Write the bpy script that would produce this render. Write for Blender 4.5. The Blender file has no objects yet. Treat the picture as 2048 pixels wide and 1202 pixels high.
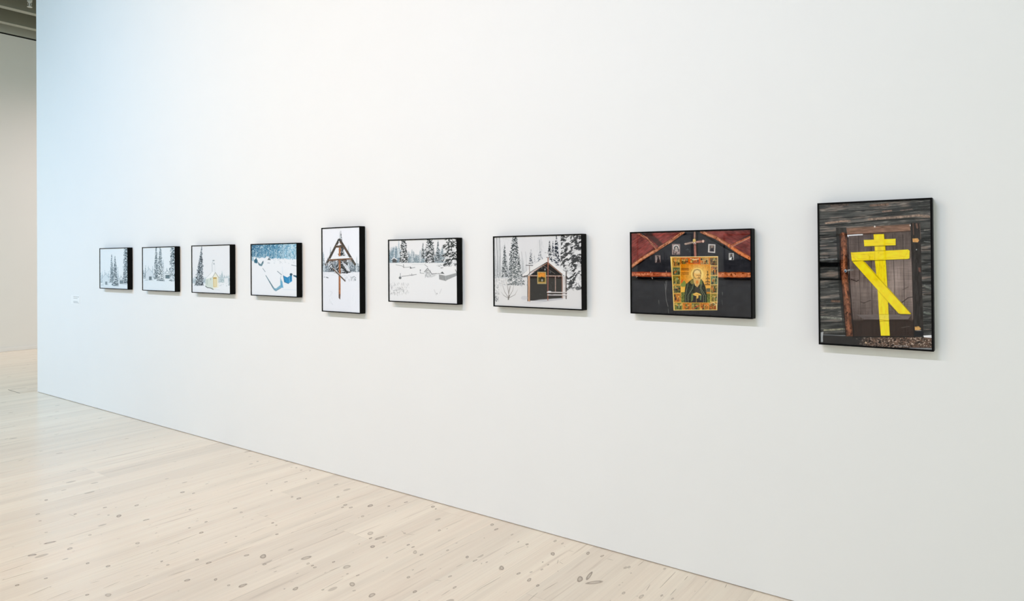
import bpy, bmesh, math, random
import numpy as np
from mathutils import Vector, Matrix

SC = bpy.context.scene
COL = SC.collection

# ---------------------------------------------------------------- helpers
def tag(o, label=None, cat=None, group=None, kind=None):
    for k, v in (('label', label), ('category', cat), ('group', group), ('kind', kind)):
        if v: o[k] = v
    return o

def empty(name, loc):
    o = bpy.data.objects.new(name, None); COL.objects.link(o)
    o.location = loc; o.empty_display_size = 0.05
    return o

def box(bm, x0, x1, y0, y1, z0, z1):
    v = [bm.verts.new(p) for p in ((x0, y0, z0), (x1, y0, z0), (x1, y1, z0), (x0, y1, z0), (x0, y0, z1), (x1, y0, z1), (x1, y1, z1), (x0, y1, z1))]
    for f in ((0, 3, 2, 1), (4, 5, 6, 7), (0, 1, 5, 4), (1, 2, 6, 5), (2, 3, 7, 6), (3, 0, 4, 7)):
        bm.faces.new([v[i] for i in f])

def lathe(bm, prof, cx, cy, n=24):
    rings = []
    for r, z in prof:
        rings.append([bm.verts.new((cx + r * math.cos(2 * math.pi * i / n), cy + r * math.sin(2 * math.pi * i / n), z)) for i in range(n)])
    for a, b in zip(rings, rings[1:]):
        for i in range(n): bm.faces.new((a[i], a[(i + 1) % n], b[(i + 1) % n], b[i]))
    bm.faces.new(rings[0][::-1]); bm.faces.new(rings[-1])

def mesh_obj(name, bm, mat, parent=None, loc=None, smooth=False, bevel=0):
    bmesh.ops.recalc_face_normals(bm, faces=bm.faces)
    me = bpy.data.meshes.new(name); bm.to_mesh(me); bm.free()
    if smooth:
        for p in me.polygons: p.use_smooth = True
    me.materials.append(mat)
    o = bpy.data.objects.new(name, me); COL.objects.link(o)
    if parent: o.parent = parent
    if loc: o.location = loc
    if bevel:
        m = o.modifiers.new('bevel', 'BEVEL'); m.width = bevel; m.segments = 2; m.limit_method = 'ANGLE'
    return o

def struct(name, bm, mat, **k):
    return tag(mesh_obj(name, bm, mat, **k), kind='structure')

# ---------------------------------------------------------------- materials
class M:
    def __init__(self, name):
        self.m = bpy.data.materials.new(name); self.m.use_nodes = True
        self.t = self.m.node_tree; self.n = self.t.nodes; self.p = self.n['Principled BSDF']
    def node(self, typ, **k):
        o = self.n.new(typ)
        for a, b in k.items():
            if a.startswith('i_'):
                o.inputs[a[2:].replace('_', ' ')].default_value = b
            else: setattr(o, a, b)
        return o
    def link(self, a, b): self.t.links.new(a, b)
    def math(self, op, a, b=0.0, c=None, clamp=False):
        o = self.n.new('ShaderNodeMath'); o.operation = op; o.use_clamp = clamp
        for i, v in enumerate((a, b) if c is None else (a, b, c)):
            if isinstance(v, (int, float)): o.inputs[i].default_value = v
            else: self.link(v, o.inputs[i])
        return o.outputs[0]
    def mix(self, f, a, b, mode='MIX'):
        o = self.n.new('ShaderNodeMix'); o.data_type = 'RGBA'; o.blend_type = mode
        for s, v in ((o.inputs[0], f), (o.inputs[6], a), (o.inputs[7], b)):
            if isinstance(v, (int, float)): s.default_value = v
            elif isinstance(v, tuple): s.default_value = v if len(v) == 4 else v + (1,)
            else: self.link(v, s)
        return o.outputs[2]
    def noise(self, vec, scale, detail=3, rough=0.55):
        o = self.n.new('ShaderNodeTexNoise'); o.inputs['Scale'].default_value = scale
        o.inputs['Detail'].default_value = detail; o.inputs['Roughness'].default_value = rough
        self.link(vec, o.inputs['Vector']); return o.outputs['Fac']
    def mapping(self, scale, loc=(0, 0, 0)):
        c = self.n.new('ShaderNodeTexCoord'); m = self.n.new('ShaderNodeMapping')
        m.inputs['Scale'].default_value = scale; m.inputs['Location'].default_value = loc
        self.link(c.outputs['Object'], m.inputs['Vector']); return m.outputs[0]
    def ramp(self, f, a, b, lo=0.0, hi=1.0):
        o = self.n.new('ShaderNodeMapRange'); o.clamp = True
        o.inputs[1].default_value = a; o.inputs[2].default_value = b; o.inputs[3].default_value = lo; o.inputs[4].default_value = hi
        self.link(f, o.inputs[0]); return o.outputs[0]

def lin(*c):
    return tuple((v / 255 / 12.92 if v / 255 <= 0.04045 else ((v / 255 + 0.055) / 1.055) ** 2.4) for v in c)

def paint(name, col, rough=0.6, var=0.012, bump=0.02, spec=0.3, scale=3.0):
    m = M(name)
    v = m.mapping((1, 1, 1)); n = m.noise(v, scale, 3)
    d = tuple(c * (1 - var * 2) for c in col)
    m.link(m.mix(n, d, col), m.p.inputs['Base Color'])
    m.p.inputs['Roughness'].default_value = rough; m.p.inputs['Specular IOR Level'].default_value = spec
    if bump:
        b = m.node('ShaderNodeBump'); b.inputs['Strength'].default_value = bump; b.inputs['Distance'].default_value = 0.002
        m.link(m.noise(v, 260, 2), b.inputs['Height']); m.link(b.outputs[0], m.p.inputs['Normal'])
    return m.m

WALL = paint('gallery_white_paint', (0.86, 0.865, 0.86))
WALL2 = paint('warm_white_paint', (0.80, 0.79, 0.76))
BASE = paint('baseboard_paint', (0.80, 0.79, 0.77), 0.45, bump=0)
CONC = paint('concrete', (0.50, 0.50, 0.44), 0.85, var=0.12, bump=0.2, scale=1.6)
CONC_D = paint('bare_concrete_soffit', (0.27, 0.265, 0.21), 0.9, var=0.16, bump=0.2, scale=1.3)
BLACK = paint('shadow_gap_black', (0.006, 0.006, 0.006), 0.8, bump=0)
FRAME = paint('black_stained_frame', (0.005, 0.005, 0.005), 0.5, var=0.1, bump=0.0, spec=0.05, scale=30)
BACK = paint('backing_board', (0.10, 0.09, 0.08), 0.8, bump=0)
METAL = paint('pale_metal', (0.62, 0.62, 0.58), 0.35, bump=0, spec=0.6)
CARD = paint('label_card', (0.90, 0.905, 0.90), 0.5, bump=0)
INK = paint('grey_ink', (0.45, 0.47, 0.47), 0.7, bump=0)

def print_mat():
    m = M('photographic_print')
    a = m.node('ShaderNodeAttribute', attribute_name='print_colour')
    m.link(a.outputs['Color'], m.p.inputs['Base Color'])
    m.p.inputs['Roughness'].default_value = 0.7; m.p.inputs['Specular IOR Level'].default_value = 0.0
    return m.m
PRINT = print_mat()

def glass_mat():
    m = M('picture_glass'); m.n.remove(m.p)
    t = m.node('ShaderNodeBsdfTransparent'); g = m.node('ShaderNodeBsdfGlossy'); g.inputs['Roughness'].default_value = 0.02
    f = m.node('ShaderNodeFresnel'); ge = m.node('ShaderNodeNewGeometry'); m.link(m.ramp(ge.outputs['Backfacing'], 0, 1, 1.31, 1 / 1.31), f.inputs['IOR'])
    x = m.node('ShaderNodeMixShader'); m.link(f.outputs[0], x.inputs[0]); m.link(t.outputs[0], x.inputs[1]); m.link(g.outputs[0], x.inputs[2])
    m.link(x.outputs[0], m.n['Material Output'].inputs['Surface'])
    return m.m
GLASS = glass_mat()

FL_A, FL_B, FL_C = (250, 232, 211), (255, 242, 221), (216, 196, 177)

def floor_mat():
    m = M('lye_treated_pine_boards')
    c = m.node('ShaderNodeTexCoord'); s = m.node('ShaderNodeSeparateXYZ'); m.link(c.outputs['Object'], s.inputs[0])
    X, Y = s.outputs[0], s.outputs[1]
    u = m.math('DIVIDE', m.math('ADD', X, 40.105), 0.205)
    cell = m.math('FLOOR', u); fr = m.math('FRACT', u)
    wn = m.node('ShaderNodeTexWhiteNoise', noise_dimensions='1D'); m.link(cell, wn.inputs['W'])
    r1 = wn.outputs['Value']
    # boards end at staggered places
    yy = m.math('DIVIDE', m.math('ADD', Y, m.math('MULTIPLY', r1, 4.7)), 4.6)
    yc = m.math('FLOOR', yy); yf = m.math('FRACT', yy)
    cb = m.node('ShaderNodeCombineXYZ'); m.link(cell, cb.inputs[0]); m.link(yc, cb.inputs[1])
    w2 = m.node('ShaderNodeTexWhiteNoise', noise_dimensions='3D'); m.link(cb.outputs[0], w2.inputs['Vector'])
    r2 = w2.outputs['Value']
    # grain, shifted from board to board
    off = m.node('ShaderNodeCombineXYZ'); m.link(m.math('MULTIPLY', r2, 17.0), off.inputs[1]); m.link(m.math('MULTIPLY', r2, 3.0), off.inputs[2])
    va = m.node('ShaderNodeVectorMath', operation='ADD'); m.link(c.outputs['Object'], va.inputs[0]); m.link(off.outputs[0], va.inputs[1])
    def sc(x, y):
        o = m.node('ShaderNodeVectorMath', operation='MULTIPLY'); o.inputs[1].default_value = (x, y, 1); m.link(va.outputs[0], o.inputs[0]); return o.outputs[0]
    g1 = m.noise(sc(16, 0.9), 1.0, 4, 0.6); g2 = m.noise(sc(95, 2.2), 1.0, 3, 0.6); g3 = m.noise(sc(34, 1.4), 1.0, 2)
    g4 = m.noise(sc(1.1, 0.5), 1.0, 3)
    col = m.mix(m.ramp(g1, 0.3, 0.7), lin(*FL_A), lin(*FL_B))
    col = m.mix(m.ramp(g2, 0.35, 0.8, 0, 0.30), col, lin(*FL_C))
    col = m.mix(m.ramp(g3, 0.63, 0.72, 0, 0.42), col, lin(190, 166, 146))
    col = m.mix(m.ramp(g4, 0.45, 0.75, 0, 0.25), col, lin(216, 205, 192))
    col = m.mix(m.math('MULTIPLY', r2, 0.2), col, lin(208, 190, 172))
    g5 = m.noise(sc(7.5, 0.16), 1.0, 2)
    col = m.mix(m.ramp(g5, 0.5, 0.68, 0, 0.24), col, lin(204, 190, 174))
    # small knots
    vo = m.node('ShaderNodeTexVoronoi', voronoi_dimensions='2D'); vo.inputs['Scale'].default_value = 1.0
    m.link(sc(6.0, 3.2), vo.inputs['Vector'])
    vs = m.node('ShaderNodeSeparateColor'); m.link(vo.outputs['Color'], vs.inputs[0])
    rad = m.math('MULTIPLY', m.math('POWER', vs.outputs[0], 4.0), 0.11)
    kn = m.math('SUBTRACT', rad, vo.outputs['Distance'])
    kf = m.ramp(kn, 0.0, 0.02, 0, 0.45)
    col = m.mix(kf, col, lin(150, 132, 116))
    ka = m.node('ShaderNodeAttribute', attribute_name='knot')
    kc = m.mix(m.noise(sc(60, 30), 1.0, 2), lin(112, 94, 80), lin(160, 142, 124))
    col = m.mix(m.math('MULTIPLY', ka.outputs['Fac'], 1.0, clamp=True), col, kc)
    # seams
    e = m.math('MINIMUM', fr, m.math('SUBTRACT', 1.0, fr))
    sm = m.math('MULTIPLY', m.ramp(e, 0.002, 0.008, 1, 0), m.ramp(m.noise(sc(3, 0.7), 1.0, 2), 0.35, 0.65, 0.1, 0.7))
    e2 = m.math('MINIMUM', yf, m.math('SUBTRACT', 1.0, yf))
    sm = m.math('MAXIMUM', sm, m.ramp(e2, 0.0001, 0.00035, 0.5, 0))
    col = m.mix(m.math('MULTIPLY', sm, 0.42), col, lin(120, 100, 84))
    m.link(col, m.p.inputs['Base Color'])
    m.link(m.ramp(g2, 0.2, 0.8, 0.17, 0.25), m.p.inputs['Roughness'])
    m.p.inputs['Specular IOR Level'].default_value = 0.5
    b = m.node('ShaderNodeBump'); b.inputs['Strength'].default_value = 0.05; b.inputs['Distance'].default_value = 0.001
    m.link(g2, b.inputs['Height']); m.link(b.outputs[0], m.p.inputs['Normal'])
    return m.m
FLOOR = floor_mat()

# ---------------------------------------------------------------- pictures
# every print is a fine grid whose vertices carry the printed colour
def _h(ix, iy, s):
    v = np.sin(ix * 127.1 + iy * 311.7 + s * 74.7) * 43758.5453
    return v - np.floor(v)

def vnoise(x, y, s=0.0):
    ix, iy = np.floor(x), np.floor(y)
    fx, fy = x - ix, y - iy
    fx = fx * fx * (3 - 2 * fx); fy = fy * fy * (3 - 2 * fy)
    a = _h(ix, iy, s); b = _h(ix + 1, iy, s); c = _h(ix, iy + 1, s); d = _h(ix + 1, iy + 1, s)
    return (a * (1 - fx) + b * fx) * (1 - fy) + (c * (1 - fx) + d * fx) * fy

def fbm(x, y, s=0.0, n=3):
    t, a, k = 0, 0.5, 0
    for i in range(n):
        t = t + a * vnoise(x * 2 ** i, y * 2 ** i, s + i * 3.1); k += a; a *= 0.55
    return t / k

def sstep(a, b, x):
    t = np.clip((x - a) / (b - a), 0, 1)
    return t * t * (3 - 2 * t)

def C3(*c):
    return np.array(c, float) / 255.0

def homography(src, dst):
    A, B = [], []
    for (x, y), (u, v) in zip(src, dst):
        A.append([x, y, 1, 0, 0, 0, -u * x, -u * y]); B.append(u)
        A.append([0, 0, 0, x, y, 1, -v * x, -v * y]); B.append(v)
    h = np.linalg.solve(np.array(A, float), np.array(B, float))
    return np.append(h, 1).reshape(3, 3)

class Pic:
    """drawing surface; shapes are given in the coordinates of a sketch sheet"""
    def __init__(self, quad, nx, ny, soft, bg):
        H = homography([(0, 0), (1, 0), (1, 1), (0, 1)], quad)
        self.Hi = np.linalg.inv(H)
        U, V = np.meshgrid(np.linspace(0, 1, nx), np.linspace(0, 1, ny))
        w = H[2, 0] * U + H[2, 1] * V + H[2, 2]
        self.X = (H[0, 0] * U + H[0, 1] * V + H[0, 2]) / w
        self.Y = (H[1, 0] * U + H[1, 1] * V + H[1, 2]) / w
        self.nx, self.ny, self.soft = nx, ny, soft
        self.img = np.zeros((ny, nx, 3)) + C3(*bg)
    def win(self, x0, y0, x1, y1):
        pts = []
        for x, y in ((x0, y0), (x1, y0), (x1, y1), (x0, y1)):
            p = self.Hi @ np.array([x, y, 1.0]); pts.append(p[:2] / p[2])
        pts = np.array(pts)
        a = np.clip(np.floor(pts.min(0) * (self.nx - 1, self.ny - 1)) - 1, 0, None).astype(int)
        b = np.ceil(pts.max(0) * (self.nx - 1, self.ny - 1)).astype(int) + 2
        return slice(a[1], max(a[1], b[1])), slice(a[0], max(a[0], b[0]))
    def put(self, s, m, col):
        col = np.asarray(col, float)
        if col.max() > 1.5: col = col / 255.0
        m = np.clip(m, 0, 1)[..., None]
        self.img[s] = self.img[s] * (1 - m) + col * m
    def poly(self, pts, col, a=1.0, tex=0.0, ts=(30, 30), seed=1, soft=None):
        so = soft or self.soft
        p = np.array(pts, float)
        s = self.win(p[:, 0].min() - so, p[:, 1].min() - so, p[:, 0].max() + so, p[:, 1].max() + so)
        X, Y = self.X[s], self.Y[s]
        if X.size == 0: return
        ins = np.zeros(X.shape, bool); d2 = np.full(X.shape, 1e9)
        for i in range(len(p)):
            (x0, y0), (x1, y1) = p[i], p[(i + 1) % len(p)]
            c = (y0 > Y) != (y1 > Y)
            with np.errstate(divide='ignore', invalid='ignore'):
                xi = (x1 - x0) * (Y - y0) / (y1 - y0 if y1 != y0 else 1e-9) + x0
            ins ^= c & (X < xi)
            ll = (x1 - x0) ** 2 + (y1 - y0) ** 2 + 1e-9
            t = np.clip(((X - x0) * (x1 - x0) + (Y - y0) * (y1 - y0)) / ll, 0, 1)
            d2 = np.minimum(d2, (X - x0 - t * (x1 - x0)) ** 2 + (Y - y0 - t * (y1 - y0)) ** 2)
        d = np.sqrt(d2) * np.where(ins, 1, -1)
        m = np.clip(d / so + 0.5, 0, 1) * a
        col = col(X, Y) if callable(col) else C3(*col)
        if tex:
            n = fbm(X / ts[0], Y / ts[1], seed) - 0.5
            col = np.clip(col * (1 + 2 * tex * n[..., None]), 0, 1)
        self.put(s, m, col)
    def line(self, pts, w, col, a=1.0, w2=None, tex=0.0, ts=6, seed=1):
        w2 = w if w2 is None else w2
        n = len(pts) - 1
        for i in range(n):
            (x0, y0), (x1, y1) = pts[i], pts[i + 1]
            wa = w + (w2 - w) * i / n; wb = w + (w2 - w) * (i + 1) / n
            so = self.soft; pad = max(wa, wb) / 2 + so
            s = self.win(min(x0, x1) - pad, min(y0, y1) - pad, max(x0, x1) + pad, max(y0, y1) + pad)
            X, Y = self.X[s], self.Y[s]
            if X.size == 0: continue
            ll = (x1 - x0) ** 2 + (y1 - y0) ** 2 + 1e-9
            t = np.clip(((X - x0) * (x1 - x0) + (Y - y0) * (y1 - y0)) / ll, 0, 1)
            d = np.sqrt((X - x0 - t * (x1 - x0)) ** 2 + (Y - y0 - t * (y1 - y0)) ** 2)
            hw = (wa + (wb - wa) * t) / 2
            m = np.clip((hw - d) / so + 0.5, 0, 1) * a * np.minimum(1, 2 * hw / so)
            cc = C3(*col)
            if tex:
                nz = fbm(X / ts, Y / ts, seed, 2) - 0.5
                cc = np.clip(cc * (1 + 2 * tex * nz[..., None]), 0, 1)
            self.put(s, m, cc)
    def ell(self, cx, cy, rx, ry, col, a=1.0, ring=None):
        so = self.soft
        s = self.win(cx - rx - so, cy - ry - so, cx + rx + so, cy + ry + so)
        X, Y = self.X[s], self.Y[s]
        if X.size == 0: return
        r = np.sqrt(((X - cx) / rx) ** 2 + ((Y - cy) / ry) ** 2)
        d = (1 - r) * min(rx, ry)
        m = np.clip(d / so + 0.5, 0, 1)
        if ring: m = m * np.clip((ring - d) / so + 0.5, 0, 1)
        self.put(s, m * a, C3(*col))
    def log(self, pts, w, lo, hi, dark, seed=1, scale=14):
        """a peeled pole: lighter along its middle, bark flecks along the grain"""
        for i in range(len(pts) - 1):
            (x0, y0), (x1, y1) = pts[i], pts[i + 1]
            pad = w / 2 + self.soft
            s = self.win(min(x0, x1) - pad, min(y0, y1) - pad, max(x0, x1) + pad, max(y0, y1) + pad)
            X, Y = self.X[s], self.Y[s]
            if X.size == 0: continue
            L = math.hypot(x1 - x0, y1 - y0)
            dx, dy = (x1 - x0) / L, (y1 - y0) / L
            al = (X - x0) * dx + (Y - y0) * dy
            ac = -(X - x0) * dy + (Y - y0) * dx
            t = np.clip(al, 0, L)
            d = np.sqrt((al - t) ** 2 + ac ** 2)
            wob = (vnoise(al / 40, al * 0, seed) - 0.5) * w * 0.18
            m = np.clip((w / 2 + wob - d) / self.soft + 0.5, 0, 1)
            q = np.clip(fbm(al / (scale * 2.2), ac / (w * 0.3), seed, 3) * 1.5 - 0.25, 0, 1)
            k = np.clip(1 - (ac / (w / 2)) ** 2, 0, 1)
            c = C3(*lo) + (C3(*hi) - C3(*lo)) * (q * (0.45 + 0.55 * k))[..., None]
            f = sstep(0.66, 0.8, fbm(al / scale, ac / (w * 0.22), seed + 9, 2))
            c = c + (C3(*dark) - c) * (f * 0.75)[..., None]
            c = c + (C3(*dark) - c) * (sstep(0.7, 1.0, np.abs(ac) / (w / 2)) * 0.55)[..., None]
            self.put(s, m, c)
    def spruce(self, x, yt, yb, hw, dark, snow, amt=0.5, seed=1, lean=0.0, cell=None, a=1.0, p=0.8, trunc=0.0, mid=None):
        """snow-laden conifer: ragged outline, drooping boughs of dark needles and snow"""
        s = self.win(x - hw * 1.25 - abs(lean), yt, x + hw * 1.25 + abs(lean), yb + hw * 0.2)
        X, Y = self.X[s], self.Y[s]
        if X.size == 0: return
        cell = (cell or max(self.soft * 1.5, hw * 0.24)) * 0.78; amt = amt - 0.03
        t = np.clip((Y - yt) / (yb - yt), 0, 1)
        dx = X - (x + lean * t)
        side = np.where(dx > 0, 7.0, 0.0)
        env = hw * (trunc + (1 - trunc) * t ** p) * (0.62 + 0.6 * vnoise(Y / (cell * 1.1) + side, side, seed))
        env = env + self.soft * 0.3
        m = np.clip((env - np.abs(dx)) / self.soft + 0.5, 0, 1)
        m = m * np.clip((Y - yt) / self.soft, 0, 1) * np.clip((yb + hw * 0.12 * vnoise(X / cell, X * 0, seed) - Y) / self.soft, 0, 1)
        droop = Y - np.abs(dx) * 0.55
        n = vnoise(dx / cell, droop / (cell * 0.72), seed + 5) * 0.65 + vnoise(dx / (cell * 0.5), droop / (cell * 0.4), seed + 8) * 0.35
        k = sstep(amt - 0.1, amt + 0.1, 1 - n)
        c = C3(*dark) + (C3(*snow) - C3(*dark)) * k[..., None]
        if mid is not None:
            g = vnoise(dx / (cell * 1.7), Y / (cell * 1.7), seed + 12)[..., None]
            c = c + (C3(*mid) - c) * 0.5 * g
        holes = sstep(0.1, 0.3, vnoise(dx / (cell * 0.8), Y / (cell * 0.8), seed + 3) + 0.35 * (1 - np.abs(dx) / (env + 1e-6)))
        self.put(s, m * a * holes, c)
    def woods(self, x0, x1, yt, yb, n, hw, dark, snow, seed=1, amt=0.5, a=1.0, vary=0.5):
        r = random.Random(seed)
        for i in range(n):
            x = x0 + (x1 - x0) * (i + r.random()) / n
            t = yt + (yb - yt) * vary * r.random()
            self.spruce(x, t, yb, hw * r.uniform(0.6, 1.2), dark, snow, amt, seed + i, a=a)
    def speck(self, x0, y0, x1, y1, n, L, w, col, seed=1, ang=90, sp=20, a=0.8):
        r = random.Random(seed)
        for i in range(n):
            x, y = r.uniform(x0, x1), r.uniform(y0, y1)
            t = math.radians(ang + r.uniform(-sp, sp)); l = L * r.uniform(0.4, 1.2)
            self.line([(x, y), (x + math.cos(t) * l, y + math.sin(t) * l)], w, col, a * r.uniform(0.5, 1))
    def shade(self, f):
        self.img = np.clip(f(self.X, self.Y, self.img), 0, 1)

def pic_chapel_far(k):
    P = Pic([(187, 256), (700, 240), (700, 1002), (190, 982)], int(150 * k), int(100 * k), 6, (238, 244, 248))
    D, S = (66, 88, 102), (222, 232, 239)
    P.poly([(150, 905), (380, 900), (560, 900), (760, 920), (760, 1050), (150, 1050)], (232, 241, 247), soft=14)
    P.woods(190, 360, 640, 890, 8, 20, (140, 162, 174), (222, 232, 238), 3, 0.5, 0.9, 0.4)
    P.spruce(225, 665, 890, 17, (110, 138, 152), S, 0.42, 4)
    P.spruce(272, 652, 860, 15, (120, 146, 160), S, 0.42, 5)
    P.spruce(340, 665, 890, 20, (120, 146, 160), S, 0.42, 6)
    P.poly([(228, 800), (285, 722), (345, 800), (345, 912), (228, 912)], (222, 232, 238))
    P.line([(222, 800), (285, 720), (350, 800)], 6, (166, 182, 190), 0.8)
    P.poly([(280, 866), (318, 866), (318, 925), (280, 925)], (122, 138, 148), 0.9)
    P.line([(210, 930), (250, 928)], 8, (170, 186, 194)); P.line([(300, 925), (335, 922)], 6, (150, 168, 178))
    P.spruce(400, 350, 890, 42, D, S, 0.56, 11, cell=12)
    P.spruce(462, 382, 930, 58, D, S, 0.58, 12, cell=12)
    P.spruce(512, 590, 890, 26, D, S, 0.40, 13)
    P.spruce(470, 690, 945, 62, (76, 96, 108), (232, 240, 245), 0.56, 14, cell=15)
    P.line([(425, 938), (525, 944)], 10, (110, 128, 140))
    P.spruce(690, 560, 920, 70, (104, 128, 140), S, 0.45, 17, cell=15)
    P.poly([(546, 840), (612, 838), (612, 905), (546, 905)], (100, 120, 130), 0.9, 0.4, (8, 8))
    P.line([(538, 822), (575, 768), (612, 822)], 7, (130, 148, 158)); P.line([(550, 822), (605, 822)], 6, (140, 156, 166))
    P.line([(570, 760), (572, 735)], 5, (160, 176, 184))
    P.spruce(668, 200, 900, 66, D, S, 0.58, 16, cell=17, trunc=0.55)
    P.poly([(560, 905), (700, 915), (700, 935), (560, 920)], (214, 226, 234), 0.7)
    return P

def pic_chapel_mid(k):
    P = Pic([(977, 238), (1571, 216), (1573, 1046), (982, 1014)], int(165 * k), int(110 * k), 6, (236, 243, 248))
    D, S = (60, 82, 94), (222, 232, 239)
    P.poly([(950, 810), (1200, 815), (1400, 810), (1600, 850), (1600, 1080), (950, 1080)], (234, 243, 249), soft=14)
    P.woods(980, 1180, 600, 800, 8, 22, (130, 154, 166), (222, 232, 238), 3, 0.5, 0.9, 0.4)
    P.spruce(1027, 560, 800, 22, (106, 132, 144), S, 0.42, 4)
    P.spruce(1077, 560, 780, 16, (130, 154, 166), S, 0.42, 5)
    P.spruce(1157, 575, 790, 24, (116, 140, 152), S, 0.42, 6)
    P.woods(990, 1030, 650, 810, 3, 14, (70, 96, 110), S, 9)
    P.poly([(1028, 710), (1095, 625), (1160, 710), (1160, 835), (1028, 835)], (221, 231, 238))
    P.line([(1022, 710), (1095, 622), (1165, 712)], 6, (160, 178, 188), 0.8)
    P.poly([(1090, 770), (1138, 768), (1138, 832), (1090, 832)], (96, 114, 124), 0.95)
    P.line([(1092, 792), (1136, 791)], 3, (170, 184, 190)); P.line([(1092, 812), (1136, 811)], 3, (170, 184, 190))
    P.line([(1015, 840), (1070, 838)], 7, (150, 168, 178)); P.line([(1090, 838), (1165, 832)], 6, (140, 158, 168))
    P.spruce(1222, 120, 820, 46, D, S, 0.58, 11, cell=13)
    P.spruce(1296, 150, 845, 62, D, S, 0.58, 12, cell=13)
    P.spruce(1350, 450, 800, 28, D, S, 0.40, 13)
    P.spruce(1305, 560, 850, 74, (70, 90, 102), (236, 243, 247), 0.52, 14, cell=17)
    P.line([(1250, 846), (1372, 852)], 10, (104, 122, 134))
    P.poly([(1390, 742), (1470, 740), (1470, 812), (1390, 806)], (78, 102, 112), 0.9, 0.4, (8, 8))
    P.line([(1382, 712), (1422, 655), (1470, 712)], 8, (112, 132, 142)); P.line([(1390, 714), (1462, 714)], 7, (112, 132, 142))
    P.line([(1415, 650), (1417, 615)], 5, (130, 150, 160)); P.line([(1400, 634), (1432, 634)], 5, (130, 150, 160))
    P.spruce(1545, 140, 850, 84, D, S, 0.58, 16, cell=18, trunc=0.6)
    P.spruce(1548, 560, 860, 70, (80, 104, 116), S, 0.48, 18, cell=15, trunc=0.4)
    P.speck(1000, 860, 1540, 960, 14, 16, 3, (196, 212, 222), 5, 0, 30, 0.7)
    return P

def pic_church(k):
    P = Pic([(112, 178), (711, 160), (711, 936), (117, 904)], int(200 * k), int(134 * k), 5, (239, 242, 246))
    P.poly([(90, 770), (720, 775), (720, 960), (90, 960)], (240, 245, 250), soft=16)
    P.woods(112, 340, 640, 770, 14, 18, (110, 142, 160), (205, 220, 228), 2, 0.4, 0.9, 0.3)
    P.woods(520, 712, 620, 760, 14, 18, (116, 148, 158), (205, 220, 226), 8, 0.4, 0.9, 0.35)
    P.spruce(580, 570, 760, 20, (112, 142, 154), (205, 220, 226), 0.4, 4)
    P.spruce(262, 172, 805, 72, (44, 58, 70), (208, 218, 226), 0.58, 5, lean=-42, cell=13, p=0.9)
    P.line([(425, 600), (423, 470), (440, 405)], 5, (150, 165, 172), 0.8)
    P.line([(436, 405), (458, 405)], 9, (96, 112, 122)); P.ell(453, 460, 9, 10, (140, 154, 162), 0.9)
    P.line([(470, 590), (466, 480), (447, 410)], 4, (190, 202, 208), 0.7)
    P.poly([(320, 690), (415, 590), (478, 594), (440, 668), (400, 690), (320, 708)], (246, 249, 252))
    P.line([(318, 700), (412, 600)], 5, (176, 190, 196), 0.8)
    P.poly([(320, 706), (398, 682), (440, 668), (440, 866), (370, 838), (320, 812)], (219, 230, 222))
    for x in (332, 350): P.line([(x, 712), (x, 790)], 6, (160, 176, 172), 0.7)
    P.line([(402, 690), (402, 716)], 6, (96, 110, 112), 0.8)
    P.poly([(438, 668), (474, 600), (524, 664), (524, 836), (440, 866)], (240, 240, 226))
    P.line([(432, 672), (474, 598), (536, 690)], 7, (150, 152, 142), 0.9)
    P.poly([(440, 676), (496, 676), (496, 826), (444, 832)], (214, 190, 120))
    P.poly([(452, 700), (488, 700), (488, 820), (454, 824)], (238, 230, 196))
    P.line([(470, 700), (470, 822)], 4, (196, 176, 116)); P.poly([(440, 676), (494, 676), (494, 696), (440, 698)], (196, 160, 84))
    P.line([(320, 815), (348, 838), (404, 846), (442, 868)], 9, (50, 62, 66)); P.line([(442, 868), (540, 878)], 4, (170, 182, 188), 0.7)
    P.line([(518, 680), (518, 760)], 4, (180, 186, 180))
    P.poly([(612, 690), (676, 684), (676, 770), (616, 772)], (236, 241, 246))
    P.spruce(704, 630, 805, 30, (66, 88, 100), (220, 230, 236), 0.42, 7)
    P.speck(530, 770, 700, 810, 12, 10, 4, (110, 126, 136), 3, 40, 40)
    P.line([(114, 520), (114, 720)], 8, (110, 140, 158), 0.6)
    return P

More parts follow.
